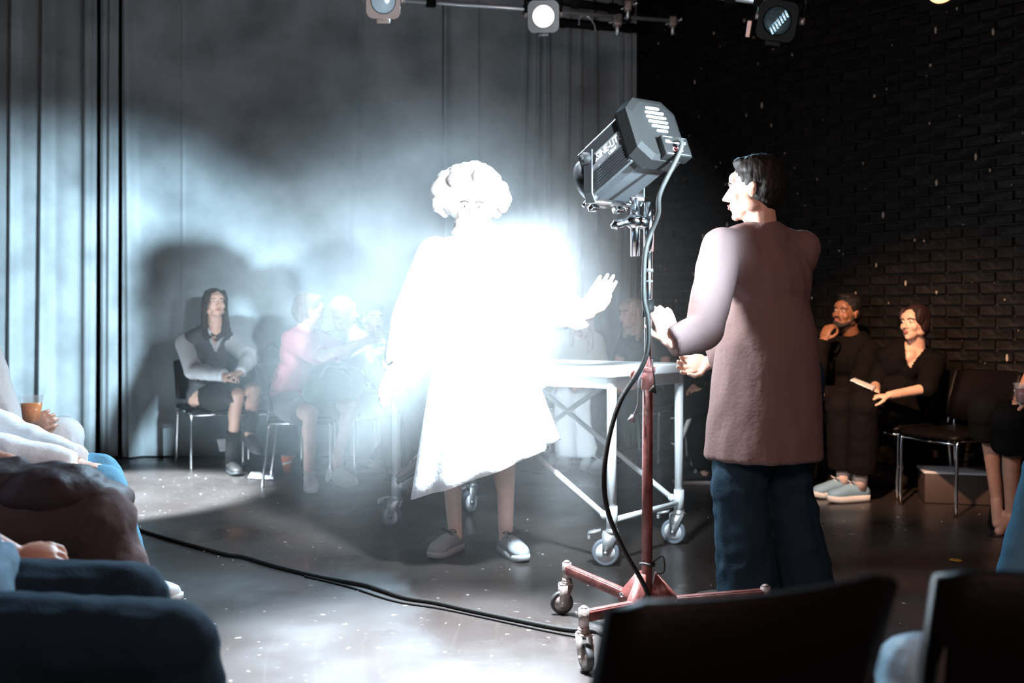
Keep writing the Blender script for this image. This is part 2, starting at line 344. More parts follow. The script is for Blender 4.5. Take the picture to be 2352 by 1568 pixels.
# ------------------------------------------------------------------ chairs
def make_chair():
    t = empty('stacking_chair')
    for sx in (-1, 1):
        x = .215*sx
        MB().path(sm([(x, .205, .0), (x, .20, .22), (x, .195, .40), (x, .175, .428)], 4), .0105, 8).build('leg', chrome, t)
        MB().path(sm([(x, -.25, .0), (x, -.225, .22), (x*.99, -.205, .44)], 4), .0105, 8).build('leg', chrome, t)
        MB().path(sm([(x*.99, -.205, .44), (x*.98, -.225, .60), (x*.96, -.275, .79)], 5), .0105, 8).build('back_post', chrome, t)
        MB().tube((x, .185, .425), (x*.99, -.205, .425), .0095).build('seat_rail', chrome, t)
    MB().tube((-.215, .19, .405), (.215, .19, .405), .0085).build('cross_rail', chrome, t)
    m = MB(); rings = []
    for k in range(9):
        u = -1+2*k/8; x = .225*u; dz = .012*(1-u*u); e = .004*(abs(u) > .9)
        rings.append([(x, -.215+e, .432+e), (x, .10, .427+e), (x, .20-e, .420+e), (x, .225-e, .428), (x, .222-e, .448-e), (x, .19, .466-e-dz*.3), (x, 0, .468-e-dz), (x, -.215+e, .47-e-dz*.5)])
    m.loft(rings).build('seat', black_vinyl, t)
    m = MB(); rings = []
    for k in range(11):
        u = -1+2*k/10; x = .232*u; c = -.045*(1-u*u); hz = .0 if abs(u) < .95 else .012
        pr = [(.50+hz, -.205), (.64, -.235), (.80-hz, -.285)]
        rings.append([(x, pr[0][1]+c, pr[0][0]), (x, pr[1][1]+c, pr[1][0]), (x, pr[2][1]+c, pr[2][0]), (x, pr[2][1]+c+.016, pr[2][0]+.008), (x, pr[2][1]+c+.03, pr[2][0]-.004), (x, pr[1][1]+c+.034, pr[1][0]), (x, pr[0][1]+c+.03, pr[0][0])])
    m.loft(rings).build('backrest', black_vinyl, t)
    return t
proto_chair = make_chair(); used = [0]
def chair(x, y, yaw, label, s=1.0):
    o = proto_chair if not used[0] else dup(proto_chair); used[0] = 1
    o.location = (x, y, 0); o.rotation_euler = (0, 0, yaw-PI/2); o.scale = (s, s, s)
    tag(o, label, 'chair', 'black and chrome stacking chairs'); return o



# ------------------------------------------------------------------ people
def seat(x, y, yaw, s=1.0, z=0.0, **k):
    f = V((math.cos(yaw), math.sin(yaw), 0)); r = V((f.y, -f.x, 0)); o = V((x, y, z))
    W = lambda a, b, c: o + r*a*s + f*b*s + V((0, 0, c*s))
    J = dict(pelvis=W(0, 0, .555), waist=W(0, -.03, .70), chest=W(0, -.05, .88), neck=W(0, -.025, 1.03), head=W(0, .02, 1.165), f=f, r=r, s=s)
    for n, q in (('L', -1), ('R', 1)):
        J['sh'+n] = W(.168*q, -.04, .975); J['el'+n] = W(.225*q, .05, .72); J['wr'+n] = W(.10*q, .25, .625)
        J['hip'+n] = W(.088*q, .02, .535); J['kn'+n] = W(.115*q, .43, .505); J['an'+n] = W(.115*q, .44, .085)
        J['ft'+n] = f.copy(); J['hd'+n] = (f*.6 - r*q*.7 + V((0, 0, -.15))).normalized(); J['pn'+n] = V((0, 0, -1)); J['curl'+n] = .55
    J['look'] = f.copy()
    J['W'] = W; J.update(k); return J
def stand(x, y, yaw, s=1.0, **k):
    f = V((math.cos(yaw), math.sin(yaw), 0)); r = V((f.y, -f.x, 0)); o = V((x, y, 0))
    W = lambda a, b, c: o + r*a*s + f*b*s + V((0, 0, c*s))
    J = dict(pelvis=W(0, 0, .95), waist=W(0, 0, 1.10), chest=W(0, -.01, 1.27), neck=W(0, -.02, 1.45), head=W(0, .015, 1.60), f=f, r=r, s=s)
    for n, q in (('L', -1), ('R', 1)):
        J['sh'+n] = W(.175*q, -.01, 1.40); J['el'+n] = W(.23*q, -.02, 1.12); J['wr'+n] = W(.24*q, .06, .88)
        J['hip'+n] = W(.09*q, 0, .91); J['kn'+n] = W(.10*q, .02, .50); J['an'+n] = W(.10*q, -.02, .085)
        J['ft'+n] = f.copy(); J['hd'+n] = V((0, 0, -1)); J['pn'+n] = -r*q; J['curl'+n] = .35
    J['look'] = f.copy(); J['W'] = W; J.update(k); return J
def hand(mb, wr, d, pn, side, s=1, curl=.5, spread=.12):
    # d: wrist to knuckles, pn: palm normal (out of the palm); side +1 right hand, -1 left hand
    d = V(d).normalized(); pn = V(pn); pn = (pn-d*pn.dot(d)).normalized(); th = pn.cross(d)*side   # towards the thumb
    P = lambda a, b, c: V(wr) + d*a*s + th*b*s + pn*c*s
    R = Matrix((th, d, th.cross(d))).transposed()
    mb.ell(P(.052, 0, 0), (.043*s, .052*s, .0165*s), R, 12).ell(P(.018, .012, .004), (.026*s, .030*s, .016*s), R, 10)
    for i, (b, L, sp) in enumerate(((.031, .072, .12), (.0105, .080, .03), (-.0105, .075, -.05), (-.031, .060, -.14))):
        p = P(.086 - abs(i-1.2)*.005, b, 0); dd = (d + th*sp*(spread*8)).normalized(); a = curl*.55
        mb.cap(P(.05, b*.8, 0), p, .0115*s, .0105*s, 8)
        for f_, r0, r1 in ((.45, .0102, .009), (.30, .009, .008), (.25, .008, .0066)):
            cd = (dd*math.cos(a) + pn*math.sin(a)).normalized(); q = p + cd*L*f_*s; mb.cap(p, q, r0*s, r1*s, 8); p = q; a += curl*1.15
    p = P(.022, .022, .006); a = P(.050, .050, .014 + .012*curl); b = P(.078, .056+.0*curl, .020+.022*curl); c = P(.100, .052-.012*curl, .022+.03*curl)
    mb.cap(p, a, .0145*s, .0115*s, 8).cap(a, b, .0112*s, .010*s, 8).cap(b, c, .0098*s, .0078*s, 8)
def shoe(parent, ankle, d, up, kind, s=1.0, side=1):
    d = V(d).normalized(); up = V(up); up = (up-d*up.dot(d)).normalized(); x = d.cross(up)
    heel = V(ankle) - d*.062*s - up*.085*s; P = lambda a, b, c: heel + x*a*s + d*b*s + up*c*s
    spec = dict(sneaker=dict(h=.075, m='white_shoe', c=(.62, .63, .64), sole=(.7, .7, .7), st=.026), grey=dict(h=.075, m='grey_canvas_shoe', c=(.26, .27, .28), sole=(.34, .34, .35), st=.028),
        blue=dict(h=.075, m='pale_blue_mesh_shoe', c=(.22, .38, .52), sole=(.70, .70, .70), st=.034), black=dict(h=.07, m='black_trainer', c=(.012, .012, .014), sole=(.75, .74, .72), st=.024),
        loafer=dict(h=.06, m='brown_leather_shoe', c=(.085, .035, .025), sole=(.05, .035, .03), st=.014), flat=dict(h=.030, m='black_flat_shoe', c=(.008, .006, .006), sole=(.01, .01, .01), st=.006),
        dark=dict(h=.07, m='dark_leather_shoe', c=(.018, .015, .013), sole=(.02, .02, .02), st=.02))[kind]
    um = mat(spec['m'], spec['c'], .25 if kind in ('loafer', 'flat') else .6, bump=.1, bscale=90); smm = mat(spec['m']+'_sole', spec['sole'], .6)
    L = .275; st = spec['st']; prof = [(0.0, .018, .55), (.03, .031, .95), (.09, .034, 1.0), (.15, .038, .93), (.19, .046, .74), (.225, .046, .62), (.255, .034, .5), (.27, .014, .36)]
    if kind == 'flat': prof = [(a, b, c*(1.0 if i in (0, 1, 6, 7) else .55)) for i, (a, b, c) in enumerate(prof)]
    m = MB(); rings = []; hh = spec['h']
    for (y, wd, hf) in prof:
        top = st+hh*hf; r = []
        for k in range(12):
            a = 2*PI*k/12; cx, sz = math.cos(a), math.sin(a)
            r.append(P(wd*(abs(cx)**.75)*math.copysign(1, cx)*(1 if sz < 0 else (1-.22*sz)) + .006*side*(-1)*max(0, (y-.15))*4, y, (st*.7+top)/2 + (top-st*.7)/2*(abs(sz)**.8)*math.copysign(1, sz)))
        rings.append(r)
    o = m.loft(rings).build('shoe', um, parent)
    m = MB(); n = 28; r0 = []; r1 = []; r2 = []
    for k in range(n):
        a = 2*PI*k/n; y = L/2 + L/2*1.03*math.cos(a)*(1); wy = .036+.013*max(0, min(1, (y-.09)/.12)); xx = wy*abs(math.sin(a))**.62*math.copysign(1, math.sin(a))
        lift = .010*max(0, (y-.2)/.07)**2 if kind != 'loafer' else 0
        r0.append(P(xx*.95, y, lift)); r1.append(P(xx*1.04, y, st*.5+lift)); r2.append(P(xx, y, st+lift*.4+.004))
    m.loft([r0, r1, r2]).build('sole', smm, o)
    if kind in ('sneaker', 'grey', 'blue', 'black'):
        m = MB()
        for i in range(5):
            y = .125+.019*i; z = st+hh*(1.0-.085*i)-.004*i; m.path([P(-.026, y, z-.016), P(-.012, y+.006, z), P(.012, y-.004, z), P(.026, y+.004, z-.016)], .0028, 5)
            m.path([P(-.02, y+.012, z-.010), P(.014, y-.005, z+.001)], .0026, 5)
        m.path(sm([P(0, .12, st+hh+.004), P(.03, .13, st+hh+.016), P(.038, .115, st+hh+.004), P(.005, .12, st+hh+.004), P(-.03, .13, st+hh+.014), P(-.04, .118, st+hh), P(0, .12, st+hh+.002)], 4), .0028, 5)
        m.build('laces', mat('dark_lace', (.03, .03, .03), .7) if kind == 'grey' else mat('pale_lace', (.5, .5, .52), .7), o)
        MB().ell(P(0, .058, st+hh*.98), (.031*s, .040*s, .010*s), Matrix((x, d, up)).transposed(), 12).build('collar', um, o)
    if kind == 'loafer':
        MB().path([P(-.036, .165, st+.040), P(-.02, .168, st+.052), P(.02, .168, st+.052), P(.036, .165, st+.040)], .005, 6).build('strap', um, o)
    return o
def head_bm(mb, c, R, s, male=False):
    P = lambda x, y, z: c + R @ V((x*s, y*s, z*s)); E = lambda p, r, n=14: mb.ell(P(*p), tuple(q*s for q in r), R, n)
    E((0, -.012, .032), (.074, .092, .082), 20); E((0, .018, -.02), (.062, .066, .075), 18)
    j = 1.08 if male else 1.0
    E((0, .034, -.066), (.045*j, .045, .040), 14); E((0, .062, -.094), (.020*j, .017, .015), 10)
    for q in (-1, 1):
        E((.036*q, .054, -.024), (.025, .022, .026), 12); E((.052*q*j, .0, -.060), (.016, .035, .022), 10)
        E((.077*q, -.008, -.004), (.007, .017, .030), 10); E((.081*q, -.014, .012), (.006, .012, .014), 8)
        E((.011*q, .092, -.030), (.0085, .010, .0075), 8); mb.cap(P(.046*q, .066, .030), P(.012*q, .078, .026), .010*s, .010*s, 8)
        E((.031*q, .066, .006), (.0165, .012, .009), 10)
    mb.cap(P(0, .076, .022), P(0, .100, -.022), .0065*s, .0105*s, 10); E((0, .103, -.026), (.0115, .011, .010), 10)
    E((0, .080, -.052), (.019, .011, .0055), 10); E((0, .078, -.062), (.016, .011, .006), 10); E((0, .066, .045), (.05, .022, .028), 12)
def face_parts(t, c, R, s, brow=(.03, .018, .012), lip=(.42, .13, .11)):
    P = lambda x, y, z: c + R @ V((x*s, y*s, z*s))
    for q in (-1, 1):
        e = MB().ell(P(.031*q, .0735, .006), (.0125*s, .0085*s, .0058*s), R, 12).build('eye', mat('eye_white', (.62, .58, .55), .2), t)
        MB().ell(P(.031*q, .0805, .006), (.0052*s, .003*s, .0052*s), R, 10).build('iris', mat('dark_iris', (.02, .012, .01), .15), e)
        MB().path([P(.014*q, .0855, .024), P(.032*q, .083, .030), P(.050*q, .072, .025)], .0036*s, 6).build('eyebrow', mat('brow_%.2f' % brow[0], brow, .8), t)
    MB().ell(P(0, .0875, -.0515), (.020*s, .0055*s, .0042*s), R, 10).ell(P(0, .0855, -.0610), (.017*s, .0065*s, .0052*s), R, 10).build('lips', mat('lips_%.2f' % lip[0], lip, .45), t)
def hair(t, c, R, s, style, col, body):
    P = lambda x, y, z: c + R @ V((x*s, y*s, z*s)); m = MB(); E = lambda p, r, n=14: m.ell(P(*p), tuple(q*s for q in r), R, n)
    hm = mat('hair_%s_%.3f' % (style, col[0]), col, .62, spec=.25, bump=.7, bscale=60, stretch=(1, 1, .18), var=.3, vscale=30)
    if style in ('long', 'ponytail', 'short', 'bob'):
        E((0, -.024, .046), (.083, .092, .080), 20)
        if style == 'short': E((0, -.05, .01), (.084, .075, .080)); E((0, -.022, .078), (.083, .088, .060)); E((0, .028, .106), (.058, .046, .022)); E((0, -.06, -.035), (.062, .038, .045))
        else:
            for q in (-1, 1): E((.062*q, .012, .045), (.026, .052, .062)); E((.070*q, -.02, .0), (.020, .045, .06))
            E((0, -.05, -.02), (.072, .055, .09))
        if style in ('long', 'bob'):
            n = 9; Lh = .19 if style == 'long' else .11
            for i in range(n):
                a = PI*(.02+.96*i/(n-1)); x0 = .074*math.cos(a); y0 = -.012-.072*math.sin(a); ex = 1.25 if style == 'long' else 1.15
                pts = sm([P(x0, y0+.02, .05), P(x0*1.1, y0, -.06), P(x0*ex, y0*(1.0)+.01, -.06-Lh*.5), P(x0*ex*.95, y0+.022, -.07-Lh+.02*math.sin(i*2.1))], 3)
                m.path(pts, [s*(.026-.012*k/(len(pts)-1)) for k in range(len(pts))], 7)
        if style == 'ponytail':
            pts = sm([P(.02, -.10, .0), P(.045, -.10, -.09), P(.075, -.05, -.17), P(.080, .0, -.26), P(.07, .03, -.33)], 4); m.path(pts, [s*(.036-.022*(k/(len(pts)-1))**2) for k in range(len(pts))], 8)
    if style in ('curly', 'afro'):
        big = style == 'afro'; E((0, -.028, .055), (.095, .09, .085), 18); rnd = random.Random(5)
        for k in range(190 if big else 130):
            u, v = rnd.uniform(0, 2*PI), rnd.uniform(-.5, 1); h = math.sqrt(1-v*v); dd = V((h*math.cos(u), h*math.sin(u), v))
            if dd.y > .35 and dd.z < .45: continue
            rr = .158 if big else .092; base = V((dd.x*rr, -.02+dd.y*rr*.82, .05+dd.z*rr*(.86 if big else .92))); q = rnd.uniform(.017, .027)*(1.15 if big else .7); E(tuple(base), (q, q, q), 8)
        if big: E((0, -.03, .06), (.135, .115, .12), 18)
    me = remesh(m, .006*s if style not in ('long',) else .0065*s, 2)
    folds(me, .0035, 38, (1, 1, .25 if style in ('long', 'ponytail', 'bob') else 1), 2)
    return link('hair', me, hm, t)
FT = ('L', 'R')
def person(label, J, skin, hairspec, top, bot, shoes=('sneaker', 1), vox=.009, male=False, face=True, lean=None, group=None, hands=True, hscale=1.0, cat='person', extra=None, head=True):
    s = J['s']; base = V((J['pelvis'].x, J['pelvis'].y, 0)); t = empty('person', base); tag(t, label, cat, group)
    sk = mat('skin_%.2f_%.2f' % (skin[0], skin[2]), skin, .5, bump=.08, bscale=120, var=.08, vscale=20, sub=0)
    rr = (J['shR']-J['shL']).normalized(); up = (J['neck']-J['waist']).normalized(); fw = up.cross(rr).normalized(); RT = Matrix((rr, fw, up)).transposed()
    hr = (J['hipR']-J['hipL']).normalized(); hup = V((0, 0, 1)); hf = hup.cross(hr).normalized(); RP = Matrix((hr, hf, hup)).transposed()
    wf = 1.0 if male else .93
    def torso(m, g, widen=1.0):
        m.ell(J['pelvis'], ((.150+g)*s, (.105+g)*s, (.105+g)*s), RP).ell(J['waist'], ((.128*wf*widen+g)*s, (.092+g)*s, (.12+g)*s), RT)
        m.ell(J['chest'], ((.152*wf*widen+g)*s, (.108+g)*s, (.145+g)*s), RT); mid = (J['pelvis']+J['waist'])/2; m.ell(mid, ((.136*wf*widen+g)*s, (.098+g)*s, (.11+g)*s), RP)
        m.cap(J['shL']-up*.03*s+rr*.02*s, J['shR']-up*.03*s-rr*.02*s, (.052+g)*s, None, 12)
        for q_ in FT:
            sh_ = J['sh'+q_]; m.cap(J['neck']-up*.02*s, sh_-up*.005*s, (.048+g*.7)*s, (.047+g*.8)*s, 12); m.ell(J['chest'].lerp(sh_, .50)-up*.03*s, ((.070+g)*s, (.080+g)*s, (.115+g)*s), RT); m.ell(J['neck']-up*.045*s, ((.10+g)*s, (.062+g)*s, (.05+g)*s), RT)
        if not male:
            for q in (-1, 1): m.ell(J['chest']+rr*.062*q*s+fw*.07*s+up*.005*s, ((.052+g*.8)*s,)*3, RT, 12)
    def opening(me_, dep, k=.36):   # cut a v neckline out of a garment
        b = bmesh.new(); b.from_mesh(me_); kill = []; RI = RT.transposed()
        for f_ in b.faces:
            q_ = RI @ (f_.calc_center_median()-J['neck'])/s
            if q_.y > -.01 and -dep < q_.z < .12 and abs(q_.x) < .008+k*(q_.z+dep): kill.append(f_)
        bmesh.ops.delete(b, geom=kill, context='FACES'); b.to_mesh(me_); b.free()
    look = V(J['look']).normalized(); RH = frame(look, J.get('hup', V((0, 0, 1)))); hc = J['head']
    m = MB(); torso(m, 0)
    for n in FT:
        m.cap(J['sh'+n], J['el'+n], .046*s, .037*s).cap(J['el'+n], J['wr'+n], .037*s, .026*s)
        m.cap(J['hip'+n], J['kn'+n], .082*s, .054*s).cap(J['kn'+n], J['an'+n], .050*s, .034*s)
        k, a = J['kn'+n], J['an'+n]; ft = V(J['ft'+n]).normalized(); m.ell(k.lerp(a, .3)-ft*.018*s, (.052*s, .052*s, .095*s), frame(ft, (k-a)), 10)
        m.cap(a-V((0, 0, .02)), a+ft*.13*s+(V((0, 0, -.055*s)) if not J.get('fu'+n) else -V(J['fu'+n]).normalized()*.05*s), .034*s, .026*s)
    parts = [remesh(m, vox, 4)]
    m = MB()
    if head: head_bm(m, hc, RH, s*hscale, male)
    m.cap(hc + RH @ V((0, -.022*s, -.055*s)), J['neck']-up*.05*s, .052*s*(1.1 if male else .96), .062*s, 14); parts.append(remesh(m, min(vox, .0052), 3))
    if hands:
        m = MB()
        for n, q in (('L', -1), ('R', 1)):
            hs = J.get('hs', 1.0)*s; hand(m, J['wr'+n], J['hd'+n], J['pn'+n], q, hs, J['curl'+n], J.get('spread', .05)); m.cap(J['wr'+n].lerp(J['el'+n], .25), J['wr'+n], .030*s, .025*s, 12)
        parts.append(remesh(m, .0042, 2))
    link('body', join(parts), sk, t)
    if head:
        if face: face_parts(t, hc, RH, s*hscale)
        if hairspec: hair(t, hc, RH, s*hscale, hairspec[0], hairspec[1], None)
    if top:
        m = MB(); g = top.get('g', .016); torso(m, g, top.get('w', 1.0)); sl = top.get('sl', 2); sg = top.get('sg', .012)
        for n in FT:
            a, b, c = J['sh'+n], J['el'+n], J['wr'+n]
            if sl > 0: e = a.lerp(b, min(1, sl)); m.ell(a, ((.048+sg*.8)*s,)*3, None, 12); (m.cap if sl >= 1 else m.tube)(a, e, (.05+sg)*s, (.05-.009*min(1, sl)+sg)*s, 14)
            if sl > 1: e = b.lerp(c, min(1, sl-1)); m.tube(b, e, (.040+sg)*s, (.034+sg*top.get('cuff', .7))*s, 14)
        if top.get('hem'):
            z0, z1 = J['waist'].z, top['hem']; c0 = J['waist'].lerp(J['pelvis'], .5); c0 = c0.lerp(J['chest'], .75) if top.get('straight') else c0; rings = []
            for k in range(8):
                u = k/7; zz = c0.z+(z1-c0.z)*u; c = V((c0.x, c0.y, zz)) + V(top.get('drift', (0, 0, 0)))*u
                kk = 1-.16*max(0, 1-u*4) if top.get('straight') else 1; rx, ry = kk*((.150 if top.get('straight') else .165)+top.get('fl', .04)*u+g)*s, kk*(.125+top.get('fl', .04)*u+g)*s
                rings.append([c + RP @ V((rx*math.cos(2*PI*i/40)*(1+.025*math.sin(i*2*PI*5/40)*u), ry*math.sin(2*PI*i/40)*(1+.03*math.cos(i*2*PI*6/40)*u), 0)) for i in range(40)])
            m.loft(rings)
        if top.get('collar', 1): m.tube(J['neck']-up*.05*s, J['neck']+up*.022*s, .088*s, .068*s, 16)
        me = remesh(m, top.get('vox', vox), 3); folds(me, top.get('fold', .006)*s, 7.5, top.get('str', (1, 1, .6)), len(label)); (opening(me, top['v']) if top.get('v') else None); link(top['name'], me, top['m'], t)
        if top.get('vest'):
            m = MB(); torso(m, g+.012); mv = remesh(m, vox, 3); opening(mv, .20, .5); folds(mv, .006, 8); link('vest', mv, top['vest'], t)
        if top.get('lapel'):
            m = MB()
            for q in (-1, 1):
                b = J['neck']; m.path([b+rr*.05*q*s+fw*.055*s+up*.012*s, b+rr*.045*q*s+fw*.095*s-up*.06*s, b+rr*.02*q*s+fw*.125*s-up*.16*s], [.018*s, .016*s, .004], 6)
            m.build('lapel', top['m'], t)
    if bot:
        m = MB(); g = bot.get('g', .012); lo = bot.get('loose', .02); k_ = bot['kind']
        m.ell(J['pelvis']-V((0, 0, .01)), ((.150+g)*s, (.108+g)*s, (.105+g)*s), RP)
        for n in FT:
            h, k, a = J['hip'+n], J['kn'+n], J['an'+n]
            if k_ in ('trousers', 'shorts'):
                if k_ == 'shorts': m.ell(h, ((.09+g)*s,)*3, None, 12); m.tube(h, h.lerp(k, bot['end']), (.086+g)*s, (.068+g+lo)*s, 16)
                else:
                    m.cap(h, k, (.086+g)*s, (.057+g+lo*.5)*s, 14); m.ell(k, ((.060+g+lo*.5)*s,)*3, None, 12)
                    m.tube(k, k.lerp(a, bot.get('end', 1)), (.056+g+lo*.4)*s, (.040+g+lo)*s, 14)
        if k_ == 'skirt':
            ks = (J['knL']+J['knR'])/2; hp = (J['hipL']+J['hipR'])/2; e = hp.lerp(ks, bot['end']); rings = []
            wdt = (J['knR']-J['knL']).length/2+.085*s
            fwd = (ks-hp).normalized(); Rk = frame(fwd)
            for k in range(7):
                u = k/6; c = hp.lerp(e, u); rings.append([c + Rk @ V(((.15*s*(1-u)+wdt*u)*math.cos(2*PI*i/24), 0, (.11-.02*u)*s*math.sin(2*PI*i/24))) for i in range(24)])
            m.loft(rings)
            if bot.get('drop'):
                for n in FT:
                    k, a = J['kn'+n], J['an'+n]; m.ell(k, (.075*s,)*3).tube(k, k.lerp(a, bot['drop']), .07*s, .085*s, 16)
        me = remesh(m, bot.get('vox', vox), 3); folds(me, bot.get('fold', .006)*s, 9, (1, 1, 1), len(label)+4); link(bot.get('name', k_), me, bot['m'], t)
    if shoes:
        for n, q in (('L', -1), ('R', 1)):
            if shoes[0]: shoe(t, J['an'+n], J['ft'+n], J.get('fu'+n, V((0, 0, 1))), shoes[0], s*shoes[1], q)
    if extra: extra(t, J, RH, hc, RT)
    return t
fabric = lambda n, c, **k: mat('fabric_'+n, c, k.pop('rough', .85), bump=k.pop('bump', .25), bscale=k.pop('bscale', 55), sheen=k.pop('sheen', .0), spec=.06, **k)
Q = math.radians
cot = lambda n, c: fabric(n, c)
white_c = fabric('white_cotton', (.74, .75, .76)); charcoal = fabric('charcoal_knit', (.035, .033, .033)); black_c = fabric('black_cotton', (.0045, .004, .004))
denim_d = fabric('dark_denim', (.012, .026, .042), bscale=160); denim_l = fabric('pale_denim', (.12, .28, .40), bscale=160); brown_c = fabric('dark_brown_twill', (.05, .035, .035))
pink_c = fabric('pink_jersey', (.62, .22, .24)); grey_c = fabric('grey_shirting', (.34, .33, .33)); mauve_c = fabric('mauve_grey_wool', (.19, .125, .12)); grey_short = fabric('grey_twill', (.16, .15, .155))
light_skin, mid_skin, brown_skin, olive = (.66, .40, .31), (.60, .35, .26), (.24, .10, .05), (.66, .40, .29)
def lowered(v, z): return V((v[0], v[1], z))

# the performer in the beam
J = stand(-.17, 4.52, Q(-82), 1.0)
J.update(head=V((-.185, 4.47, 1.60)), hup=V((.02, .05, 1)), look=V((.1, -.98, -.08)),
    shL=V((.0, 4.47, 1.40)), elL=V((.17, 4.42, 1.14)), wrL=V((.315, 4.26, 1.125)), hdL=V((.56, -.05, .83)), pnL=V((-.45, -.85, .25)), curlL=.06,
    shR=V((-.345, 4.52, 1.40)), elR=V((-.46, 4.45, 1.14)), wrR=V((-.495, 4.33, .915)), hdR=V((-.42, -.1, -.9)), pnR=V((.8, -.5, -.3)), curlR=.16,
    hipL=V((-.08, 4.5, .91)), knL=V((-.02, 4.42, .50)), anL=V((-.03, 4.70, .085)), hipR=V((-.26, 4.5, .91)), knR=V((-.285, 4.45, .50)), anR=V((-.27, 4.75, .085)), ftL=V((.42, -.9, 0)), ftR=V((-.48, -.88, 0)), hs=1.22, spread=.02)
J['knL'] = V((-.03, 4.58, .50)); J['knR'] = V((-.285, 4.60, .50))
def skirt_extra(t, J, RH, hc, RT):
    rings = []; cx, cy = -.15, 4.50
    for k in range(15):
        u = k/14; r = []
        for i in range(64):
            a = 2*PI*i/64; fold = 1 + (.02+.05*u)*math.sin(a*9+1.3)*u + .03*u*math.sin(a*4)
            rx = (.165+.155*u**.8)*fold; ry = (.125+.13*u)*fold; x = cx+.03*u+rx*math.cos(a); y = cy+ry*math.sin(a)
            hem = .42+(x-cx)*.38; z = 1.10+(hem-1.10)*u; r.append((x, y, z))
        rings.append(r)
    m = MB(); m.loft(rings, False); o = m.build('skirt', white_c, t); md = o.modifiers.new('thick', 'SOLIDIFY'); md.thickness = .005
person('curly-haired person in white jacket and long slanting skirt glowing in the beam', J, (.74, .50, .42), ('afro', (.46, .40, .36)),
    dict(name='jacket', m=white_c, g=.03, sg=.030, cuff=1.0, fold=.008, hem=.86, fl=.0, straight=1), None, ('grey', 1.0), vox=.008, extra=skirt_extra)

# the man at the lamp stand
J = stand(.93, 3.72, Q(112), 1.0)
J.update(head=V((.895, 3.70, 1.575)), look=V((-.93, .36, .0)), neck=V((.925, 3.70, 1.43)), chest=V((.945, 3.70, 1.24)), waist=V((.97, 3.71, 1.06)), pelvis=V((.98, 3.72, .90)),
    shL=V((.765, 3.63, 1.355)), shR=V((1.085, 3.75, 1.36)), elL=V((.665, 3.44, 1.06)), wrL=V((.545, 3.40, 1.02)), hdL=V((-.30, .10, .95)), pnL=V((-.2, .9, -.1)), curlL=.55,
    elR=V((1.05, 3.98, 1.04)), wrR=V((.80, 4.03, .93)), hdR=V((-.95, .0, -.15)), pnR=V((0, -.9, .3)), curlR=.5,
    hipL=V((.89, 3.70, .88)), hipR=V((1.07, 3.76, .88)), knL=V((.835, 3.66, .49)), knR=V((1.02, 3.74, .49)), anL=V((.875, 3.70, .085)), anR=V((1.10, 3.74, .085)), ftL=V((-.7, .6, 0)), ftR=V((.15, .95, 0)))
person('man in mauve-grey long coat and dark jeans standing with a hand on the lamp stand', J, light_skin, ('short', (.012, .009, .008)),
    dict(name='coat', m=mauve_c, g=.028, sg=.026, hem=.585, fl=.045, straight=1, fold=.008, lapel=True, drift=(-.015, 0, 0), vox=.008), dict(kind='trousers', m=fabric('blue_denim', (.018, .037, .055), bscale=160), loose=.05, g=.02, fold=.012), ('dark', 1.05), vox=.008, male=True)

# seated along the back, left of the performer
chair(-2.30, 7.66, Q(-58), 'chair at the far left of the back row, seating the woman in the grey-white blouse')
J = seat(-2.30, 7.56, Q(-62), .97)
J.update(head=V((-2.225, 7.46, 1.235)), look=V((.50, -.80, .12)), neck=V((-2.24, 7.52, 1.08)), knL=at(588, 893, 7.16), anL=at(572, 990, 7.10), ftL=V((.6, -.7, -.4)),
    knR=at(545, 905, 7.15), anR=lowered(at(530, 1040, 7.25), .085), ftR=V((.5, -.85, 0)), wrL=at(552, 856, 7.2), elL=at(575, 820, 7.45), wrR=at(515, 862, 7.2), elR=at(442, 850, 7.45), hdL=V((-.8, -.2, -.1)), hdR=V((.85, -.2, 0)), curlL=.7, curlR=.7)
person('woman with long dark hair in a white-sleeved grey blouse and dark skirt, hands clasped', J, mid_skin, ('long', (.03, .018, .013)),
    dict(name='blouse', m=fabric('pale_grey_blouse', (.50, .50, .50)), g=.016, sg=.026, cuff=.4, fold=.010, collar=0, v=.16, vest=fabric('slate_vest', (.085, .08, .082))), dict(kind='skirt', m=charcoal, end=.93, fold=.006), ('dark', 1), vox=.010, extra=lambda t, J, RH, hc, RT: [MB().tube(J['an'+n]+V((0, 0, -.01)), J['an'+n].lerp(J['kn'+n], .45), .042, .052, 14).build('sock', charcoal, t) for n in FT])

chair(-1.86, 7.72, Q(-75), 'chair holding the black rucksack, between blouse woman and pink shirt')
chair(-1.43, 6.84, Q(6), 'chair seating the pink-shirted person in grey shorts')
J = seat(-1.55, 6.83, Q(-20), 1.0)
J.update(waist=V((-1.50, 6.80, .72)), chest=V((-1.43, 6.76, .90)), neck=V((-1.40, 6.72, 1.04)), head=at(712, 718, 6.68), look=V((.85, .35, -.05)), shL=V((-1.36, 6.88, .98)), shR=V((-1.46, 6.60, .98)),
    knR=at(712, 948, 6.42), anR=V((-1.33, 6.52, .10)), ftR=V((.30, -.95, -.05)), knL=at(812, 925, 6.62), anL=V((-1.20, 6.72, .10)), ftL=V((.75, -.6, -.05)),
    elR=at(745, 820, 6.42), wrR=at(815, 790, 6.35), hdR=V((.95, 0, .25)), elL=at(790, 815, 6.75), wrL=at(835, 785, 6.5), hdL=V((.9, -.2, .3)), pnR=V((0, .5, .9)))
person('person in pink shirt and grey shorts with bare crossed legs and white trainers', J, light_skin, ('short', (.16, .13, .11)),
    dict(name='shirt', m=pink_c, g=.024, sl=.9, sg=.03, hem=.64, fl=.0, fold=.009), dict(kind='shorts', m=grey_short, end=.80, g=.016, loose=.02), ('sneaker', 1.05), vox=.010, male=True)

